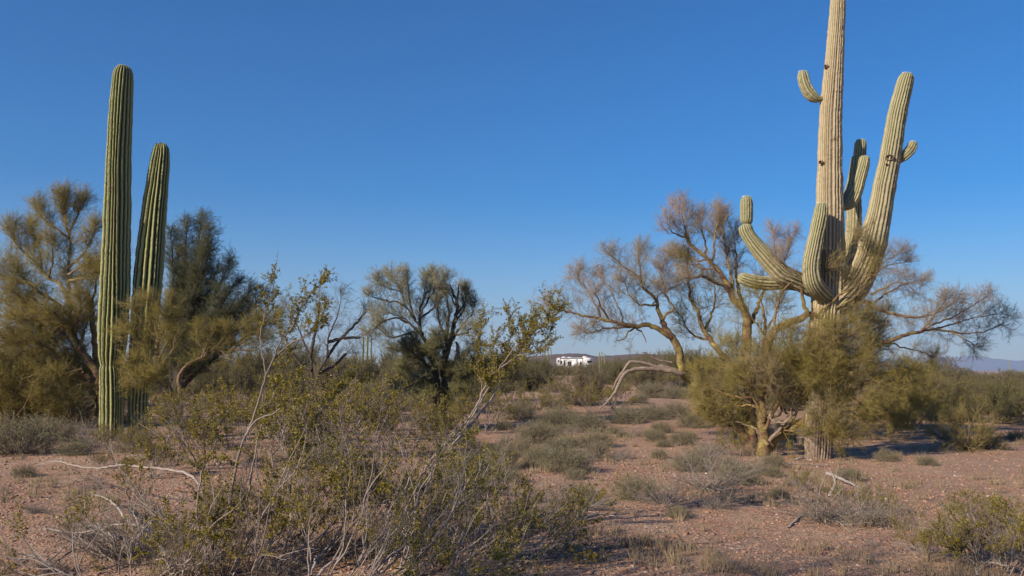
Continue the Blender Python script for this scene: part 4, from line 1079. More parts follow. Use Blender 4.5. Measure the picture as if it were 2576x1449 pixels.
landmarks = [("the twin saguaros", 310, 17.8), ("the dark palo verde", 520, 20), ("the arching creosote stems", 760, 5.5), ("the leafless mesquite", 800, 40), ("the middle palo verde", 1106, 22),
             ("the white trailer", 1445, 205), ("the stripped branches", 1600, 15), ("the giant saguaro", 2060, 15.2), ("the forked yellow trunk", 1920, 15.2), ("the distant blue mountains", 2450, 300), ("the right picture edge", 2560, 15)]
used = {}
def describe(base, x, y):
    """where a copy stands, in words: nearest landmark and side"""
    px = CX + x / y * F
    best = min(landmarks, key=lambda l: abs(px - l[1]) / 260 + abs(math.log(max(y, 1) / l[2])) * .9)
    dx = px - best[1]; q = y / best[2]
    if q > 1.35: rel = "well behind" if q > 2.2 else "behind"
    elif q < .72: rel = "well in front of" if q < .45 else "in front of"
    else: rel = "beside"
    if abs(dx) > 55:
        sd = "right of" if dx > 0 else "left of"
        rel = sd if rel == "beside" else rel.replace("in front of", "before") + " and " + sd
    out = f"{base} {rel} {best[0]}"
    return out if len(out.replace('-', ' ').split()) <= 13 or ' ' not in base else out.replace(base, ' '.join(w_ for w_ in base.split() if w_ not in ('tiny', 'small', 'large', 'tall', 'rounded')), 1)

protos = {}
def make_protos():
    def reg(kind, variants):
        protos[kind] = variants
    v = []
    for i in range(3):
        gw, gl = proto_bursage(hue=[.1, .3, .6][i]); v.append((mesh_of(gw, "stem", 'creo_bark'), mesh_of(gl, "foliage", 'burs')))
    reg('bursage', v); v = []
    for i in range(3):
        gw, gl = creosote(13, (.7, 1.3), (.12, .05), .9, .22, size=.024, leaf_per=8, leafy=.5, n1=6, n2=4, hue=.08 + .06 * i, lr=1.2); v.append((mesh_of(gw, "stem", 'creo_bark'), mesh_of(gl, "foliage", 'creo_leaf')))
    reg('creosote', v); v = []
    for i in range(2):
        gw, gl = proto_dry(); v.append((mesh_of(gw, "stem", 'creo_bark'), mesh_of(gl, "foliage", 'burs')))
    reg('dry', v); v = []
    for i in range(5):
        gw, gl = proto_tree_shrub(2.0, [1.3, 1.6, 1.1, 1.4, 1.3][i], 24, [.05, .25, .0, .5, .15][i], tr=.0046, n1=7, n2=8, n3=10); v.append((mesh_of(gw, "stem", 'dk_bark'), mesh_of(gl, "foliage", 'far_twig')))
    reg('shrub', v); v = []
    for i in range(2):
        gw, gl = proto_tree_shrub(2.0, 1.5, 22, [.0, .1][i], tr=.0024, n2=8, n3=11); v.append((mesh_of(gw, "stem", 'pv_bark'), mesh_of(gl, "foliage", 'pv_twig')))
    reg('verde', v)
def mesh_of(g, name, mat):
    return mesh(name, np.concatenate(g.V), np.concatenate(g.T) if g.T else None, np.concatenate(g.Q) if g.Q else None,
                {"hue": np.concatenate(g.h), "var": np.concatenate(g.v)}, M[mat], False)
make_protos()
KN = {'bursage': ("bursage_bush", "bush", "grey bursage bushes on the gravel"), 'creosote': ("creosote_bush", "bush", "creosote bushes in the middle distance"),
      'dry': ("dry_shrub", "bush", "dry grey shrubs on the gravel"), 'shrub': ("desert_shrub", "bush", "desert shrubs toward the horizon"), 'verde': ("palo_verde_shrub", "bush", "olive palo verde shrubs")}
allplaced = []
def place(kind, x, y, sc, label=None, var=None, sink=.0, sy=1.0):
    v = protos[kind]; i = rnd.randrange(len(v)) if var is None else var
    ms, mf = v[i]
    nm, cat, grp = KN[kind]
    t = empty(nm, (x, y, float(hgt(x, y)) - sink), rnd.random() * 6.283)
    t.scale = (sc, sc, sc * sy)
    obj("stem", ms, t); obj("foliage", mf, t)
    base = {'bursage': ["pale grey-green rounded bursage", "brownish grey bursage mound", "dry pinkish grey bursage mound"], 'creosote': ["leafy yellow-green creosote bush"] * 3,
            'dry': ["dry grey twiggy shrub", "dry tangled grey shrub"], 'shrub': ["dense olive desert shrub", "broad brownish green shrub", "narrow upright olive shrub", "sparse grey-brown shrub", "rounded dull green shrub"],
            'verde': ["sunlit olive palo verde shrub"] * 2}[kind][i % 5]
    if label is None:
        size = "tiny" if sc < .6 else "small" if sc < .9 else "tall" if sc > 1.35 else "large" if sc > 1.1 else ""
        label = describe((size + " " + base).strip(), x, y)
    tag(t, label, cat, grp)
    allplaced.append((x, y))
    return t
def place_px(kind, px, py, hpx, label=None, var=None, sy=1.0):
    """base at the pixel, height in pixels"""
    p = ground(px, py)
    h0 = {'bursage': .42, 'creosote': 1.15, 'dry': .5, 'shrub': 1.75, 'verde': 1.75}[kind]
    place(kind, p[0], p[1], hpx * p[1] / F / h0 / sy, label, var, 0, sy)

near = [
    ('bursage', 45, 1140, 95, "grey bursage mound cut off by the edge beneath the big olive palo verde", 1), ('bursage', 120, 1110, 60, None, 2), ('verde', 110, 1060, 170, None, 1), ('shrub', 60, 1040, 150, None, 1), ('shrub', 180, 1030, 130, None, 0), ('verde', 10, 1080, 190, "olive shrub filling the edge beneath the big olive palo verde", 0),
    ('bursage', 185, 1145, 40, None, 0), ('dry', 200, 1095, 60, None, 0), ('creosote', 285, 1140, 75, None, 1), ('dry', 235, 1125, 60, None, 1), ('creosote', 345, 1150, 80, None, 2), ('bursage', 330, 1130, 45, None, 2), ('dry', 330, 1110, 50, "dry grey shrub tucked at the feet of the twin saguaros", 1),
    ('creosote', 430, 1130, 130, None, 0), ('creosote', 520, 1175, 190, None, 1), ('creosote', 610, 1120, 150, None, 2), ('creosote', 720, 1130, 170, None, 0), ('creosote', 830, 1150, 210, None, 1), ('creosote', 930, 1110, 160, None, 2),
    ('creosote', 1010, 1150, 170, None, 1), ('creosote', 1210, 1090, 120, None, 0),
    ('creosote', 380, 1200, 110, None, 2), ('creosote', 1130, 1130, 120, None, 2),
    ('creosote', 400, 1055, 90, None, 0), ('creosote', 475, 1070, 95, None, 1), ('creosote', 545, 1045, 80, None, 2), ('creosote', 615, 1030, 70, None, 0), ('creosote', 690, 1045, 75, None, 1), ('creosote', 760, 1060, 90, None, 2), ('creosote', 870, 1050, 85, None, 0), ('creosote', 960, 1060, 80, None, 1), ('shrub', 430, 1010, 70, None, 1), ('shrub', 500, 1000, 65, None, 4), ('creosote', 340, 1040, 70, None, 2), ('creosote', 1030, 1060, 70, None, 0), ('creosote', 1290, 1010, 55, None, 1), ('creosote', 1390, 1000, 50, None, 2), ('shrub', 585, 955, 60, None, 3), ('shrub', 530, 985, 55, None, 1), ('bursage', 640, 975, 35, None, 0), ('bursage', 700, 985, 35, None, 1), ('bursage', 960, 985, 40, None, 2), ('bursage', 1000, 1020, 45, None, 1), ('bursage', 900, 1000, 40, None, 0),
    ('shrub', 1010, 1000, 80, None, 0), ('shrub', 1060, 1010, 90, None, 4), ('shrub', 1180, 1040, 100, None, 0), ('shrub', 1230, 1010, 70, None, 1), ('dry', 1080, 1100, 50, None, 0),
    ('creosote', 1340, 1050, 70, None, 1), ('creosote', 1395, 1045, 60, None, 0), ('bursage', 1300, 1055, 50, None, 1), ('bursage', 1410, 1075, 55, None, 0), ('creosote', 1540, 1035, 85, "round brownish creosote between the middle tree and the stripped branches", 2),
    ('creosote', 1490, 1040, 70, None, 1), ('bursage', 1480, 1085, 50, None, 0), ('bursage', 1575, 1065, 45, None, 0), ('bursage', 1640, 1055, 40, None, 0), ('bursage', 1350, 1115, 55, None, 1), ('bursage', 1420, 1185, 65, "pale grey-green bursage mound alone in the open gravel", 0),
    ('bursage', 1500, 1125, 45, None, 2), ('bursage', 1310, 1150, 50, None, 2), ('creosote', 1690, 985, 65, None, 0), ('bursage', 1640, 1000, 40, None, 1), ('shrub', 1620, 985, 70, None, 1), ('bursage', 1700, 1050, 40, None, 1), ('bursage', 1740, 1075, 40, None, 0),
    ('bursage', 1260, 1180, 60, None, 1), ('bursage', 1180, 1200, 60, None, 0),
    ('dry', 1800, 1235, 110, "dense grey twiggy shrub on open gravel before the forked yellow trunk", 0), ('dry', 1760, 1180, 80, None, 1), ('dry', 1860, 1190, 60, None, 0), ('creosote', 1840, 1150, 60, None, 1),
    ('dry', 2080, 1310, 120, "wide sprawling grey shrub with bare sticks on open gravel", 1), ('dry', 2180, 1320, 100, None, 0), ('creosote', 2020, 1240, 60, None, 0), ('creosote', 2120, 1290, 80, "small green creosote growing up through the sprawling grey shrub", 2), ('creosote', 2210, 1300, 70, None, 1),
    ('bursage', 2140, 1210, 35, None, 0), ('bursage', 2330, 1170, 25, None, 0), ('bursage', 1960, 1255, 30, None, 1),
    ('verde', 2430, 1130, 115, "dark dense green shrub standing alone on the open ground", 1), ('shrub', 2480, 1130, 60, None, 4), ('shrub', 2500, 1065, 95, None, 0), ('shrub', 2560, 1050, 85, None, 4), ('verde', 2330, 1050, 120, None, 0),
    ('shrub', 2400, 1035, 85, None, 1), ('shrub', 2300, 1010, 95, None, 4), ('verde', 2250, 1040, 110, None, 1), ('bursage', 2560, 1110, 30, None, 0), ('shrub', 2450, 1010, 55, None, 0), ('creosote', 2330, 1410, 90, "thin young creosote bush on the gravel before the bottom corner", 2), ('creosote', 2450, 1330, 90, None, 1), ('creosote', 2560, 1340, 90, None, 0),
    ('shrub', 2360, 985, 90, None, 3), ('shrub', 2540, 990, 38, None, 0), ('shrub', 1780, 1010, 70, None, 1), ('shrub', 2290, 1045, 110, None, 0), ('shrub', 2350, 1060, 100, None, 1), ('shrub', 2420, 1060, 90, None, 4), ('shrub', 2470, 1040, 72, None, 1), ('shrub', 2520, 1030, 62, None, 2), ('shrub', 2570, 1020, 55, None, 1), ('shrub', 2320, 1000, 85, None, 0), ('shrub', 2410, 1005, 52, None, 3), ('shrub', 2500, 1000, 42, None, 4), ('verde', 2280, 1075, 100, None, 1),
    ('dry', 300, 1400, 150, "dead grey twig heap under the hooped branch", 0), ('dry', 420, 1350, 130, "dead grey twig heap between the hooped branch and the green creosote", 1), ('dry', 210, 1350, 80, None, 1), ('dry', 480, 1440, 110, None, 0), ('dry', 130, 1440, 60, None, 0), ('dry', 700, 1449, 90, None, 1), ('dry', 1180, 1449, 70, None, 0), ('dry', 1380, 1330, 45, None, 1), ('bursage', 60, 1200, 30, None, 0), ('creosote', 250, 1180, 45, None, 1), ('dry', 240, 1230, 40, None, 1), ('dry', 90, 1290, 40, None, 0), ('bursage', 2230, 1160, 30, None, 2), ('dry', 1550, 1160, 25, None, 0),
]
for k in near: place_px(k[0], k[1], k[2], k[3], k[4], k[5])

# middle distance: random scatter that keeps the open gravel open
rs = random.Random(21)
def clear_of(x, y, r): return all((x - a_) ** 2 + (y - b_) ** 2 > r * r for a_, b_ in allplaced)
cnt = 0
for _ in range(9000):
    if cnt >= 95: break
    y = 12 + 48 * rs.random() ** .8; x = (rs.random() * 2 - 1) * .72 * y
    px = CX + x / y * F
    if 1250 < px < 1720 and y < 30 and rs.random() < .6: continue
    if px > 1900 and y < 26: continue
    if px < 250 and y < 20: continue
    if not clear_of(x, y, 1.2): continue
    place('bursage', x, y, rs.uniform(.7, 1.5), None, rs.randrange(3)); cnt += 1
cnt = 0
for _ in range(4000):
    if cnt >= 75: break
    y = 9 + 14 * rs.random(); px = 1150 + 850 * rs.random(); x = (px - CX) / F * y
    if not clear_of(x, y, .42): continue
    if math.sin(x * 1.9 + 1) + math.cos(y * 1.1 + x) < -.3: continue
    place(rs.choice(('bursage', 'bursage', 'dry')), x, y, rs.uniform(.3, .75), None, rs.randrange(2)); cnt += 1
cnt = 0
for _ in range(20000):
    if cnt >= 250: break
    y = 28 * (11 ** (rs.random())); x = (rs.random() * 2 - 1) * .80 * y
    px = CX + x / y * F
    if 1290 < px < 1760 and 22 < y < 60 and rs.random() < .88: continue    # open ground before the trailer
    if 640 < px < 960 and 22 < y < 50 and rs.random() < .8: continue
    if 1370 < px < 1510 and 110 < y < 235: continue
    if not clear_of(x, y, 1.6 + y * .012): continue
    s = rs.uniform(.65, 1.35) * (1.15 if y > 60 else 1)
    if px > 2200: s = min(s, rs.uniform(.5, .75) if px < 2330 else rs.uniform(.4, .58))
    place('shrub', x, y, s, None, rs.randrange(5), .1, rs.uniform(.8, 1.15)); cnt += 1
for (px, d, s) in (*[(2290 + 19 * i_, (95, 140, 75, 180, 115)[i_ % 5], (.9, .84, .92, .86, .9)[i_ % 5]) for i_ in range(20)], (630, 45, 1.25), (660, 58, 1.4), (690, 66, 1.5), (715, 80, 1.9), (745, 72, 1.6), (770, 85, 1.9), (850, 62, 1.4), (880, 74, 1.7), (905, 60, 1.35), (925, 68, 1.5), (955, 62, 1.35), (985, 75, 1.7), (1010, 66, 1.5), (1040, 80, 1.8), (1200, 58, 1.5), (1235, 65, 1.6), (1265, 80, 1.6), (1330, 105, 1.5), (1352, 120, 1.45), (1375, 150, 1.2), (1400, 140, .9), (1425, 138, 1.05), (1452, 141, 1.0), (1478, 138, 1.1), (1500, 140, 1.15), (1522, 118, 1.4), (1545, 122, 1.6), (1570, 128, 1.75), (1300, 90, 1.4), (1600, 122, 1.8), (1655, 96, 1.6), (1680, 80, 1.4),
                   (1412, 146, 1.0), (1440, 147, 1.0), (1490, 147, 1.05), (1290, 70, 1.5), (1315, 78, 1.4), (1630, 112, 1.7), (1680, 66, 1.4), (1700, 62, 1.5), (1740, 70, 1.6), (1270, 60, 1.4), (1340, 62, 1.1), (1720, 90, 1.6), (1590, 120, 1.6)):
    x = (px - CX) / F * d
    place('shrub', x, d, s, None, rs.randrange(5), .1)

# ------------------------------------------------------------------ small distant saguaros
def far_saguaros():
    protos_s = []
    for k in range(3):
        g = Geo()
        saguaro_stem(g, None, [[0, 0, -.2, .2], [0, 0, 1, .22], [.02, 0, 3, .21], [0, 0, 4.4, .18]], 14, .14, .4, .1, seed=50 + k)
        if k == 1:
            g2 = Geo(); saguaro_stem(g2, None, [[.1, 0, 2.0, .1], [.5, 0, 2.05, .13], [.62, 0, 2.5, .14], [.62, 0, 3.4, .12]], 11, .14, .3, .1, seed=60)
            protos_s.append((mesh_of(g, "trunk", 'sag_green'), mesh_of(g2, "arm", 'sag_green')))
        else: protos_s.append((mesh_of(g, "trunk", 'sag_green'), None))
    for (px, ytop, d, k, lab) in ((914, 846, 80, 0, "leftmost of three thin distant saguaros behind the mesquite"), (925, 842, 82, 0, "middle one of three thin distant saguaros behind the mesquite"), (934, 848, 84, 2, "rightmost of three thin distant saguaros behind the mesquite"),
                                 (1508, 886, 112, 0, "nearest to the trailer of three tiny saguaros beside it"), (1514, 884, 114, 2, "tallest of three tiny saguaros beside the trailer"), (1521, 889, 116, 0, "farthest from the trailer of three tiny saguaros beside it"),
                                 (1378, 873, 150, 0, "tiny saguaro before the hill, farther from the trailer roof"), (1386, 877, 152, 2, "tiny saguaro before the hill, just beside the trailer front"),
                                 (2352, 893, 75, 1, "distant armed saguaro under the drooping twigs"), (2539, 907, 120, 2, "thin distant saguaro standing against the blue mountains")):
        x = (px - CX) / F * d
        p = at(px, ytop, d); z0 = float(hgt(p[0], d))
        h = p[2] - z0
        t = empty("saguaro", (p[0], d, z0)); s = h / 4.4
        t.scale = (s * .42, s * .42, s)
        ms, ma = protos_s[k]
        obj("trunk", ms, t)
        if ma: obj("arm", ma, t)
        tag(t, lab, "cactus", "small saguaros in the distance")
far_saguaros()

# ------------------------------------------------------------------ trailer and pickup
def box(g, x0, x1, y0, y1, z0, z1, bev=0.0, hue=0.0):
    import itertools
    if bev <= 0:
        V = [(x, y, z) for x in (x0, x1) for y in (y0, y1) for z in (z0, z1)]
        Q = [(0, 1, 3, 2), (4, 6, 7, 5), (0, 4, 5, 1), (2, 3, 7, 6), (0, 2, 6, 4), (1, 5, 7, 3)]
        g.add(V, Q=Q, hue=hue); return
    # chamfered along x edges (rounded section in y-z)
    sec = [(y0 + bev, z0), (y1 - bev, z0), (y1, z0 + bev), (y1, z1 - bev), (y1 - bev, z1), (y0 + bev, z1), (y0, z1 - bev), (y0, z0 + bev)]
    prism(g, sec, x0, x1, 'x')

def prism(g, sec, a0, a1, axis):
    n = len(sec)
    V = []
    for a_ in (a0, a1):
        for (u, v) in sec:
            V.append((a_, u, v) if axis == 'x' else (u, a_, v))
    Q = [(i, (i + 1) % n, n + (i + 1) % n, n + i) for i in range(n)]
    T = []
    for k in range(1, n - 1):
        T.append((0, k + 1, k)); T.append((n, n + k, n + k + 1))
    g.add(V, T=T, Q=Q)

def wheel(parent, x, y, r, w, mt, mrim):
    g = Geo(); K = 20
    prof = [(.55, -w / 2), (.9, -w / 2), (1, -w / 2 + .04), (1, w / 2 - .04), (.9, w / 2), (.55, w / 2)]
    V = [(x + r * a_ * math.cos(6.2832 * k / K), y + b_, r + r * a_ * math.sin(6.2832 * k / K)) for (a_, b_) in prof for k in range(K)]
    Q = [(i * K + k, i * K + (k + 1) % K, (i + 1) * K + (k + 1) % K, (i + 1) * K + k) for i in range(len(prof) - 1) for k in range(K)]
    g.add(V, Q=Q)
    wo = g.build("wheel", M[mt], parent)
    g = Geo()
    V = [(x, y - w / 2 + .03, r)] + [(x + r * .56 * math.cos(6.2832 * k / K), y - w / 2 + .01, r + r * .56 * math.sin(6.2832 * k / K)) for k in range(K)]
    V += [(x, y + w / 2 - .03, r)] + [(x + r * .56 * math.cos(6.2832 * k / K), y + w / 2 - .01, r + r * .56 * math.sin(6.2832 * k / K)) for k in range(K)]
    T = [(0, 1 + k, 1 + (k + 1) % K) for k in range(K)] + [(K + 1, K + 2 + k, K + 2 + (k + 1) % K) for k in range(K)]
    g.add(V, T=T); g.build("rim", M[mrim], wo)

M['rv_white'] = simple("trailer_white", (.60, .60, .60), .4)
M['rv_grey'] = simple("trailer_grey", (.25, .25, .26), .5)
M['rv_dark'] = simple("trailer_trim", (.05, .05, .055), .4)
M['glass'] = simple("dark_glass", (.015, .015, .02), .08)
M['tyre'] = simple("tyre_rubber", (.02, .02, .02), .8)
M['rim'] = simple("wheel_rim", (.5, .5, .5), .3, .8)
M['truck'] = simple("truck_paint", (.03, .035, .06), .25)
M['lamp'] = simple("headlight_glass", (.6, .6, .6), .1)

def trailer():
    d = 205.0
    p = at(1446, 900, d)
    z0 = float(hgt(p[0], d))
    t = empty("travel_trailer", (p[0] + .1, d, z0 + .3), math.radians(-60))
    tag(t, "white fifth-wheel camper trailer with dark stripes parked in front of the hill", "trailer")
    # local x: + is the rear (right in the photo), -y is the side facing the camera
    W = 1.25; Z = .55; H = 3.85
    g = Geo()
    sec = [(5.5, Z), (5.55, H - .35), (5.35, H), (-5.2, H), (-5.65, H - .25), (-5.75, 2.3), (-5.45, 1.75), (-3.1, 1.6), (-2.95, Z)]
    n = len(sec); V = []; Q = []; T = []
    for a_ in (-W, W):
        for (u, v) in sec: V.append((u, a_, v))
    Q = [(i, (i + 1) % n, n + (i + 1) % n, n + i) for i in range(n)]
    # side faces as fan from an inner point (concave outline is star-shaped round it)
    V.append((-2.0, -W, 2.4)); V.append((-2.0, W, 2.4))
    T = [(2 * n, (i + 1) % n, i) for i in range(n)] + [(2 * n + 1, n + i, n + (i + 1) % n) for i in range(n)]
    g.add(V, T=T, Q=Q)
    g.build("body", M['rv_white'], t)
    g = Geo(); box(g, -1.9, 2.6, -W - .85, -W + .01, 1.0, 3.45); s1 = g.build("slide_out", M['rv_white'], t)
    def win(x0, x1, z0_, z1, y, par=None):
        g = Geo(); box(g, x0 - .06, x1 + .06, y - .02, y + .02, z0_ - .06, z1 + .06); f = g.build("window", M['rv_dark'], par or t)
        g = Geo(); box(g, x0, x1, y - .035, y - .021, z0_, z1); g.build("pane", M['glass'], f)
    win(-.1, 1.3, 1.75, 2.85, -W - .87, s1)
    win(-1.6, -1.1, 2.0, 3.0, -W - .87, s1)
    win(3.4, 4.0, 1.9, 2.8, -W - .02); win(-3.9, -3.4, 2.3, 3.05, -W - .02); win(-5.0, -4.6, 2.75, 3.2, -W - .02)
    g = Geo(); box(g, -.9, -.2, -W - .88, -W - .86, 1.05, 1.45); g.build("hatch", M['rv_grey'], t)
    # awning roller, arms and diagonal struts
    g = Geo(); box(g, -4.2, 4.6, -W - .16, -W - .02, H - .22, H - .08); g.build("awning", M['rv_dark'], t)
    for x in (-4.1, 4.5):
        g = Geo(); box(g, x - .05, x + .05, -W - .14, -W - .01, Z + .2, H - .24); g.build("awning_arm", M['rv_dark'], t)
    g = Geo(); prism(g, [(-.6, H - .4), (-.6, H - .48), (2.4, 2.9), (2.4, 2.98)], -W - .90, -W - .87, 'y'); g.build("stripe", M['rv_dark'], t)
    # swoosh graphics on the lower side
    M['rv_swoosh'] = simple("trailer_swoosh", (.22, .23, .22), .4)
    for (xc, zc, r0, a0, a1, w, y) in ((3.3, .9, 1.5, 1.2, 3.0, .16, -W - .006), (3.5, .7, 1.1, .6, 2.6, .14, -W - .006), (-3.7, .9, 1.0, .3, 1.8, .14, -W - .006), (-5.0, 2.2, .5, 0, 3.5, .1, -W - .006)):
        g = Geo(); K = 14; V = []
        for k in range(K + 1):
            aa = a0 + (a1 - a0) * k / K; ww = w * math.sin(math.pi * (k + .5) / (K + 1)) + .02
            V.append((xc + r0 * math.cos(aa), y, zc + r0 * math.sin(aa))); V.append((xc + (r0 + ww) * math.cos(aa), y, zc + (r0 + ww) * math.sin(aa)))
        g.add(V, Q=[(2 * k, 2 * k + 1, 2 * k + 3, 2 * k + 2) for k in range(K)]); g.build("stripe", M['rv_swoosh'], t)
    # roof units
    for (x0, x1, h) in ((-4.6, -3.9, .3), (-2.4, -1.6, .2), (3.3, 4.2, .34)):
        g = Geo(); box(g, x0, x1, -.5, .5, H + .002, H + h, .08); g.build("roof_vent", M['rv_white'], t)
    g = Geo(); box(g, 1.0, 2.3, -.5, .5, H + .002, H + .3, .1); g.build("roof_vent", M['rv_dark'], t)
    # rear wall: window, ladder, lights
    g = Geo(); box(g, 5.56, 5.6, -.9, .5, 2.6, 3.1); f = g.build("window", M['glass'], t)
    g = Geo()
    for y in (.72, 1.02): box(g, 5.6, 5.64, y, y + .04, .9, H)
    for k in range(8): box(g, 5.6, 5.64, .76, 1.02, 1.1 + k * .34, 1.14 + k * .34)
    g.build("ladder", M['rv_grey'], t)
    for y in (-1.1, 1.0):
        g = Geo(); box(g, 5.56, 5.6, y, y + .12, 1.0, 1.35); g.build("tail_light", simple("tail_lamp", (.35, .02, .02), .3), t)
    g = Geo(); box(g, -2.9, 5.6, -W + .1, W - .1, .38, Z - .003); g.build("chassis", M['rv_dark'], t)
    g = Geo(); box(g, 5.58, 5.78, -1.1, 1.1, .5, .7); g.build("bumper", M['rv_dark'], t)
    for x in (1.8, 2.7):
        for y in (-W + .13, W - .13): wheel(t, x, y, .38, .22, 'tyre', 'rim')
    g = Geo(); box(g, -4.6, -4.45, -1.0, -.85, .0, 1.66); box(g, -4.6, -4.45, .85, 1.0, .0, 1.66); g.build("landing_leg", M['rv_grey'], t)
    fc = bpy.data.curves.new("lettering", 'FONT'); fc.body = "Montana"; fc.size = .42; fc.extrude = .004
    fo = bpy.data.objects.new("lettering", fc); COL.objects.link(fo); fo.parent = t
    fc.materials.append(M['rv_swoosh']); fo.location = (-1.75, -W - .875, 0); fo.location.x = -.98 - .8; fo.location.z = 3.08
    fo.rotation_euler = (math.pi / 2, 0, 0)
    bpy.context.view_layer.update()
    me_ = bpy.data.meshes.new_from_object(fo.evaluated_get(bpy.context.evaluated_depsgraph_get()))
    lo = bpy.data.objects.new("lettering", me_); COL.objects.link(lo); lo.parent = t; lo.location = fo.location; lo.rotation_euler = fo.rotation_euler
    bpy.data.objects.remove(fo); lo.name = "lettering"
    t.scale = (1.12, .98, .93)
    return t
trailer()

def pickup():
    d = 206.0
    p = at(1396, 912, d)
    t = empty("pickup_truck", (p[0] - .4, d + 2, float(hgt(p[0], d))), math.radians(-30))
    tag(t, "dark blue pickup truck half hidden by shrubs beside the trailer", "truck")
    W = .98
    g = Geo()
    prism(g, [(-2.9, .5), (2.9, .5), (2.9, 1.25), (.6, 1.25), (.35, 1.95), (-1.0, 1.98), (-1.55, 1.3), (-2.8, 1.15)][::-1], -W, W, 'y')
    g.build("body", M['truck'], t)
    for y in (-W - .006, W + .006):
        g = Geo(); V = [(-1.4, y, 1.32), (-.95, y, 1.86), (.28, y, 1.86), (.5, y, 1.32)]; g.add(V, Q=[(0, 1, 2, 3)]); g.build("side_window", M['glass'], t)
    g = Geo(); V = [(-1.53, -W + .1, 1.34), (-1.53, W - .1, 1.34), (-1.03, W - .1, 1.94), (-1.03, -W + .1, 1.94)]
    g.add([(a_ - .02, b_, c_) for a_, b_, c_ in V], Q=[(0, 1, 2, 3)]); g.build("windshield", M['glass'], t)
    for y in (-.75, .55):
        g = Geo(); box(g, -2.92, -2.86, y, y + .25, .8, 1.02); g.build("headlight", M['lamp'], t)
    g = Geo(); box(g, -2.95, -2.88, -.45, .45, .62, 1.0); g.build("grille", M['rv_dark'], t)
    for x in (-1.9, 1.9):
        for y in (-W + .1, W - .1): wheel(t, x, y, .4, .26, 'tyre', 'rim')
pickup()

# ------------------------------------------------------------------ stones, gravel, dry grass
def stones(g, x, y, s, flat=.6, hue=0.0):
    n = len(x)
    z = hgt(x, y)
    base = np.array([[1, 0, 0], [.5, .87, 0], [-.5, .87, 0], [-1, 0, 0], [-.5, -.87, 0], [.5, -.87, 0], [.35, .2, .8], [-.3, .3, .75], [-.05, -.4, .8], [0, 0, -.6]])
    T = np.array([[0, 1, 6], [1, 2, 7], [1, 7, 6], [2, 3, 7], [3, 4, 8], [3, 8, 7], [4, 5, 8], [5, 0, 6], [5, 6, 8], [6, 7, 8], [1, 0, 9], [2, 1, 9], [3, 2, 9], [4, 3, 9], [5, 4, 9], [0, 5, 9]])
    V = base[None] * (1 + .28 * rng.normal(size=(n, 10, 3)))
    a_ = rng.random(n) * 6.283; ca, sa = np.cos(a_)[:, None], np.sin(a_)[:, None]
    X = V[..., 0] * ca - V[..., 1] * sa; Y = (V[..., 0] * sa + V[..., 1] * ca)
    st = .65 + .7 * rng.random((n, 1))
    V = np.stack([X * s[:, None] * st + x[:, None], Y * s[:, None] / st + y[:, None], V[..., 2] * s[:, None] * flat + z[:, None]], -1)
    t = (T[None] + (np.arange(n) * 10)[:, None, None]).reshape(-1, 3)
    g.add(V.reshape(-1, 3), T=t, hue=np.repeat(rng.random(n) < .035, 10).astype(float), var=np.repeat(rng.random(n), 10))
M['stone'] = plant_mat("gravel_stone", (.30, .155, .10), (.44, .28, .195), (.46, .38, .32), (.58, .50, .43), 0, .85, 8)
def scatter(n, r0, r1, s0, s1, pw=1.0):
    r = r0 * (r1 / r0) ** (rng.random(n) ** pw); th = (rng.random(n) * 2 - 1) * math.radians(43)
    return r * np.sin(th), r * np.cos(th), s0 + (s1 - s0) * rng.random(n) ** 3
g = Geo()
x, y, s = scatter(52000, 3.6, 13, .005, .022); stones(g, x, y, s)
x, y, s = scatter(16000, 11, 34, .012, .04); stones(g, x, y, s)
x, y, s = scatter(900, 4, 22, .02, .045); stones(g, x, y, s)
tag(g.build("gravel", M['stone'], None), "reddish and pale pebbles strewn over the desert ground", "gravel", None, "stuff")
g = Geo()
stones(g, np.array([0.0]), np.array([0.0]), np.array([.055]), .7)
rk = g.build("rock", simple("dark_stone", (.11, .09, .085), .8), None)
p = ground(1604, 1386); rk.location = (p[0], p[1], p[2] - float(hgt(0, 0)))
tag(rk, "small dark grey stone lying alone on the open gravel", "rock")

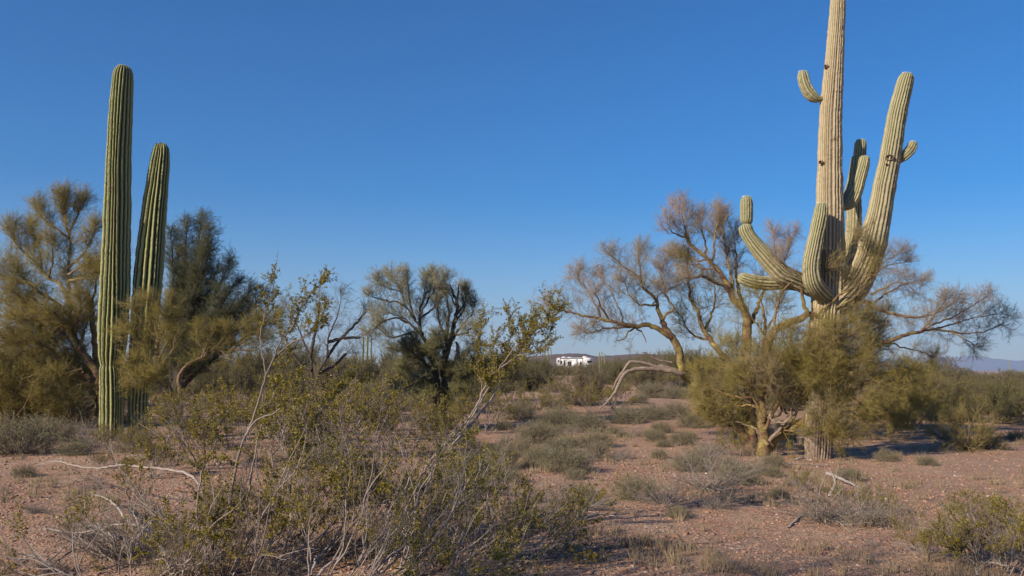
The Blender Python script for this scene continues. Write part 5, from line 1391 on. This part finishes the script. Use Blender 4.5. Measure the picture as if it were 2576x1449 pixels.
# dry grass and litter: uncountable
def tufts():
    g = Geo()
    cx, cy, _ = scatter(9000, 5.0, 34, 0, 1)
    nn = np.sin(cx * 1.3 + 2 * np.sin(cy * .6)) * np.cos(cy * .9 + 1.5 * np.sin(cx * .5)) + .5 * np.sin(cx * 3.1 + cy * 2.3)
    keep = (cy > 6.5) & ((nn + .35 * rng.normal(size=9000)) > .2)
    cx, cy = cx[keep], cy[keep]
    for x, y in zip(cx, cy):
        k = 20; q_ = .6 + 1.1 * rng.random()
        a_ = rng.random(k) * 6.283; r = .07 * rng.random(k)
        px = x + r * np.cos(a_); py = y + r * np.sin(a_)
        p = np.stack([px, py, hgt(px, py)], 1)
        d = nrm(np.stack([np.cos(a_) * .6 * rng.random(k), np.sin(a_) * .6 * rng.random(k), np.full(k, 1.0)], 1))
        spikes(g, p, d, (.05 + .09 * rng.random(k)) * q_, np.full(k, .0020 + .00014 * y), hue=rng.random(k))
    tag(g.build("grass", M['grass'], None), "short dry straw-coloured grass tufts scattered over the gravel", "grass", None, "stuff")
    g = Geo()
    n = 22000
    x, y, _ = scatter(n, 4.2, 18, 0, 1)
    p = np.stack([x, y, hgt(x, y) + .006], 1)
    a_ = rng.random(n) * 6.283
    d = np.stack([np.cos(a_), np.sin(a_), .08 * rng.normal(size=n)], 1)
    spikes(g, p, nrm(d), .03 + .12 * rng.random(n) ** 2, np.full(n, .0022), hue=rng.random(n))
    tag(g.build("litter", M['creo_bark'], None), "fallen twig litter scattered over the gravel under the shrubs", "litter", None, "stuff")
tufts()

# ------------------------------------------------------------------ the shrub standing outside the frame whose shade falls on the near gravel
def shade_caster():
    gw, gl = proto_tree_shrub(5.0, 1.6, 34, .1, tr=.004, n1=8, n2=9, n3=10)
    t = empty("palo_verde_tree", (-4.4, .3, float(hgt(-4.4, .3)))); t.scale = (.82, .82, 1.22)
    gw.build("trunk", M['pv_bark'], t); gl.build("crown", M['pv_twig'], t)
    tag(t, "bushy palo verde close beside the camera whose shade falls on the near gravel", "tree", "palo verde trees")
shade_caster()

# ------------------------------------------------------------------ air
def haze():
    g = Geo(); box(g, -8300, 8300, -8300, 8300, -12, 420)
    m = bpy.data.materials.new("haze_air"); m.use_nodes = True
    nt = m.node_tree; nt.nodes.remove(nt.nodes["Principled BSDF"])
    v = nt.nodes.new("ShaderNodeVolumePrincipled")
    v.inputs["Color"].default_value = (.48, .68, 1, 1); v.inputs["Density"].default_value = 1.9e-4
    nt.links.new(v.outputs[0], nt.nodes["Material Output"].inputs["Volume"])
    o = g.build("haze", m, None)
    tag(o, "thin blue desert air softening the far mountains", "haze", None, "stuff")
haze()

# ------------------------------------------------------------------ tell look-alike bushes apart by their order from the camera
def order_labels():
    by = {}
    for o in COL.objects:
        if o.parent is None and o.get("group") and o.get("label"): by.setdefault(o["label"], []).append(o)
    words_ = ["nearest", "second nearest", "third nearest", "fourth nearest", "fifth nearest", "sixth nearest", "seventh nearest", "eighth nearest", "ninth nearest", "tenth nearest"]
    for lab, os_ in by.items():
        if len(os_) < 2: continue
        os_.sort(key=lambda o: o.location[1])
        for i, o in enumerate(os_[:len(words_)]):
            o["label"] = lab + ", " + words_[i]
order_labels()
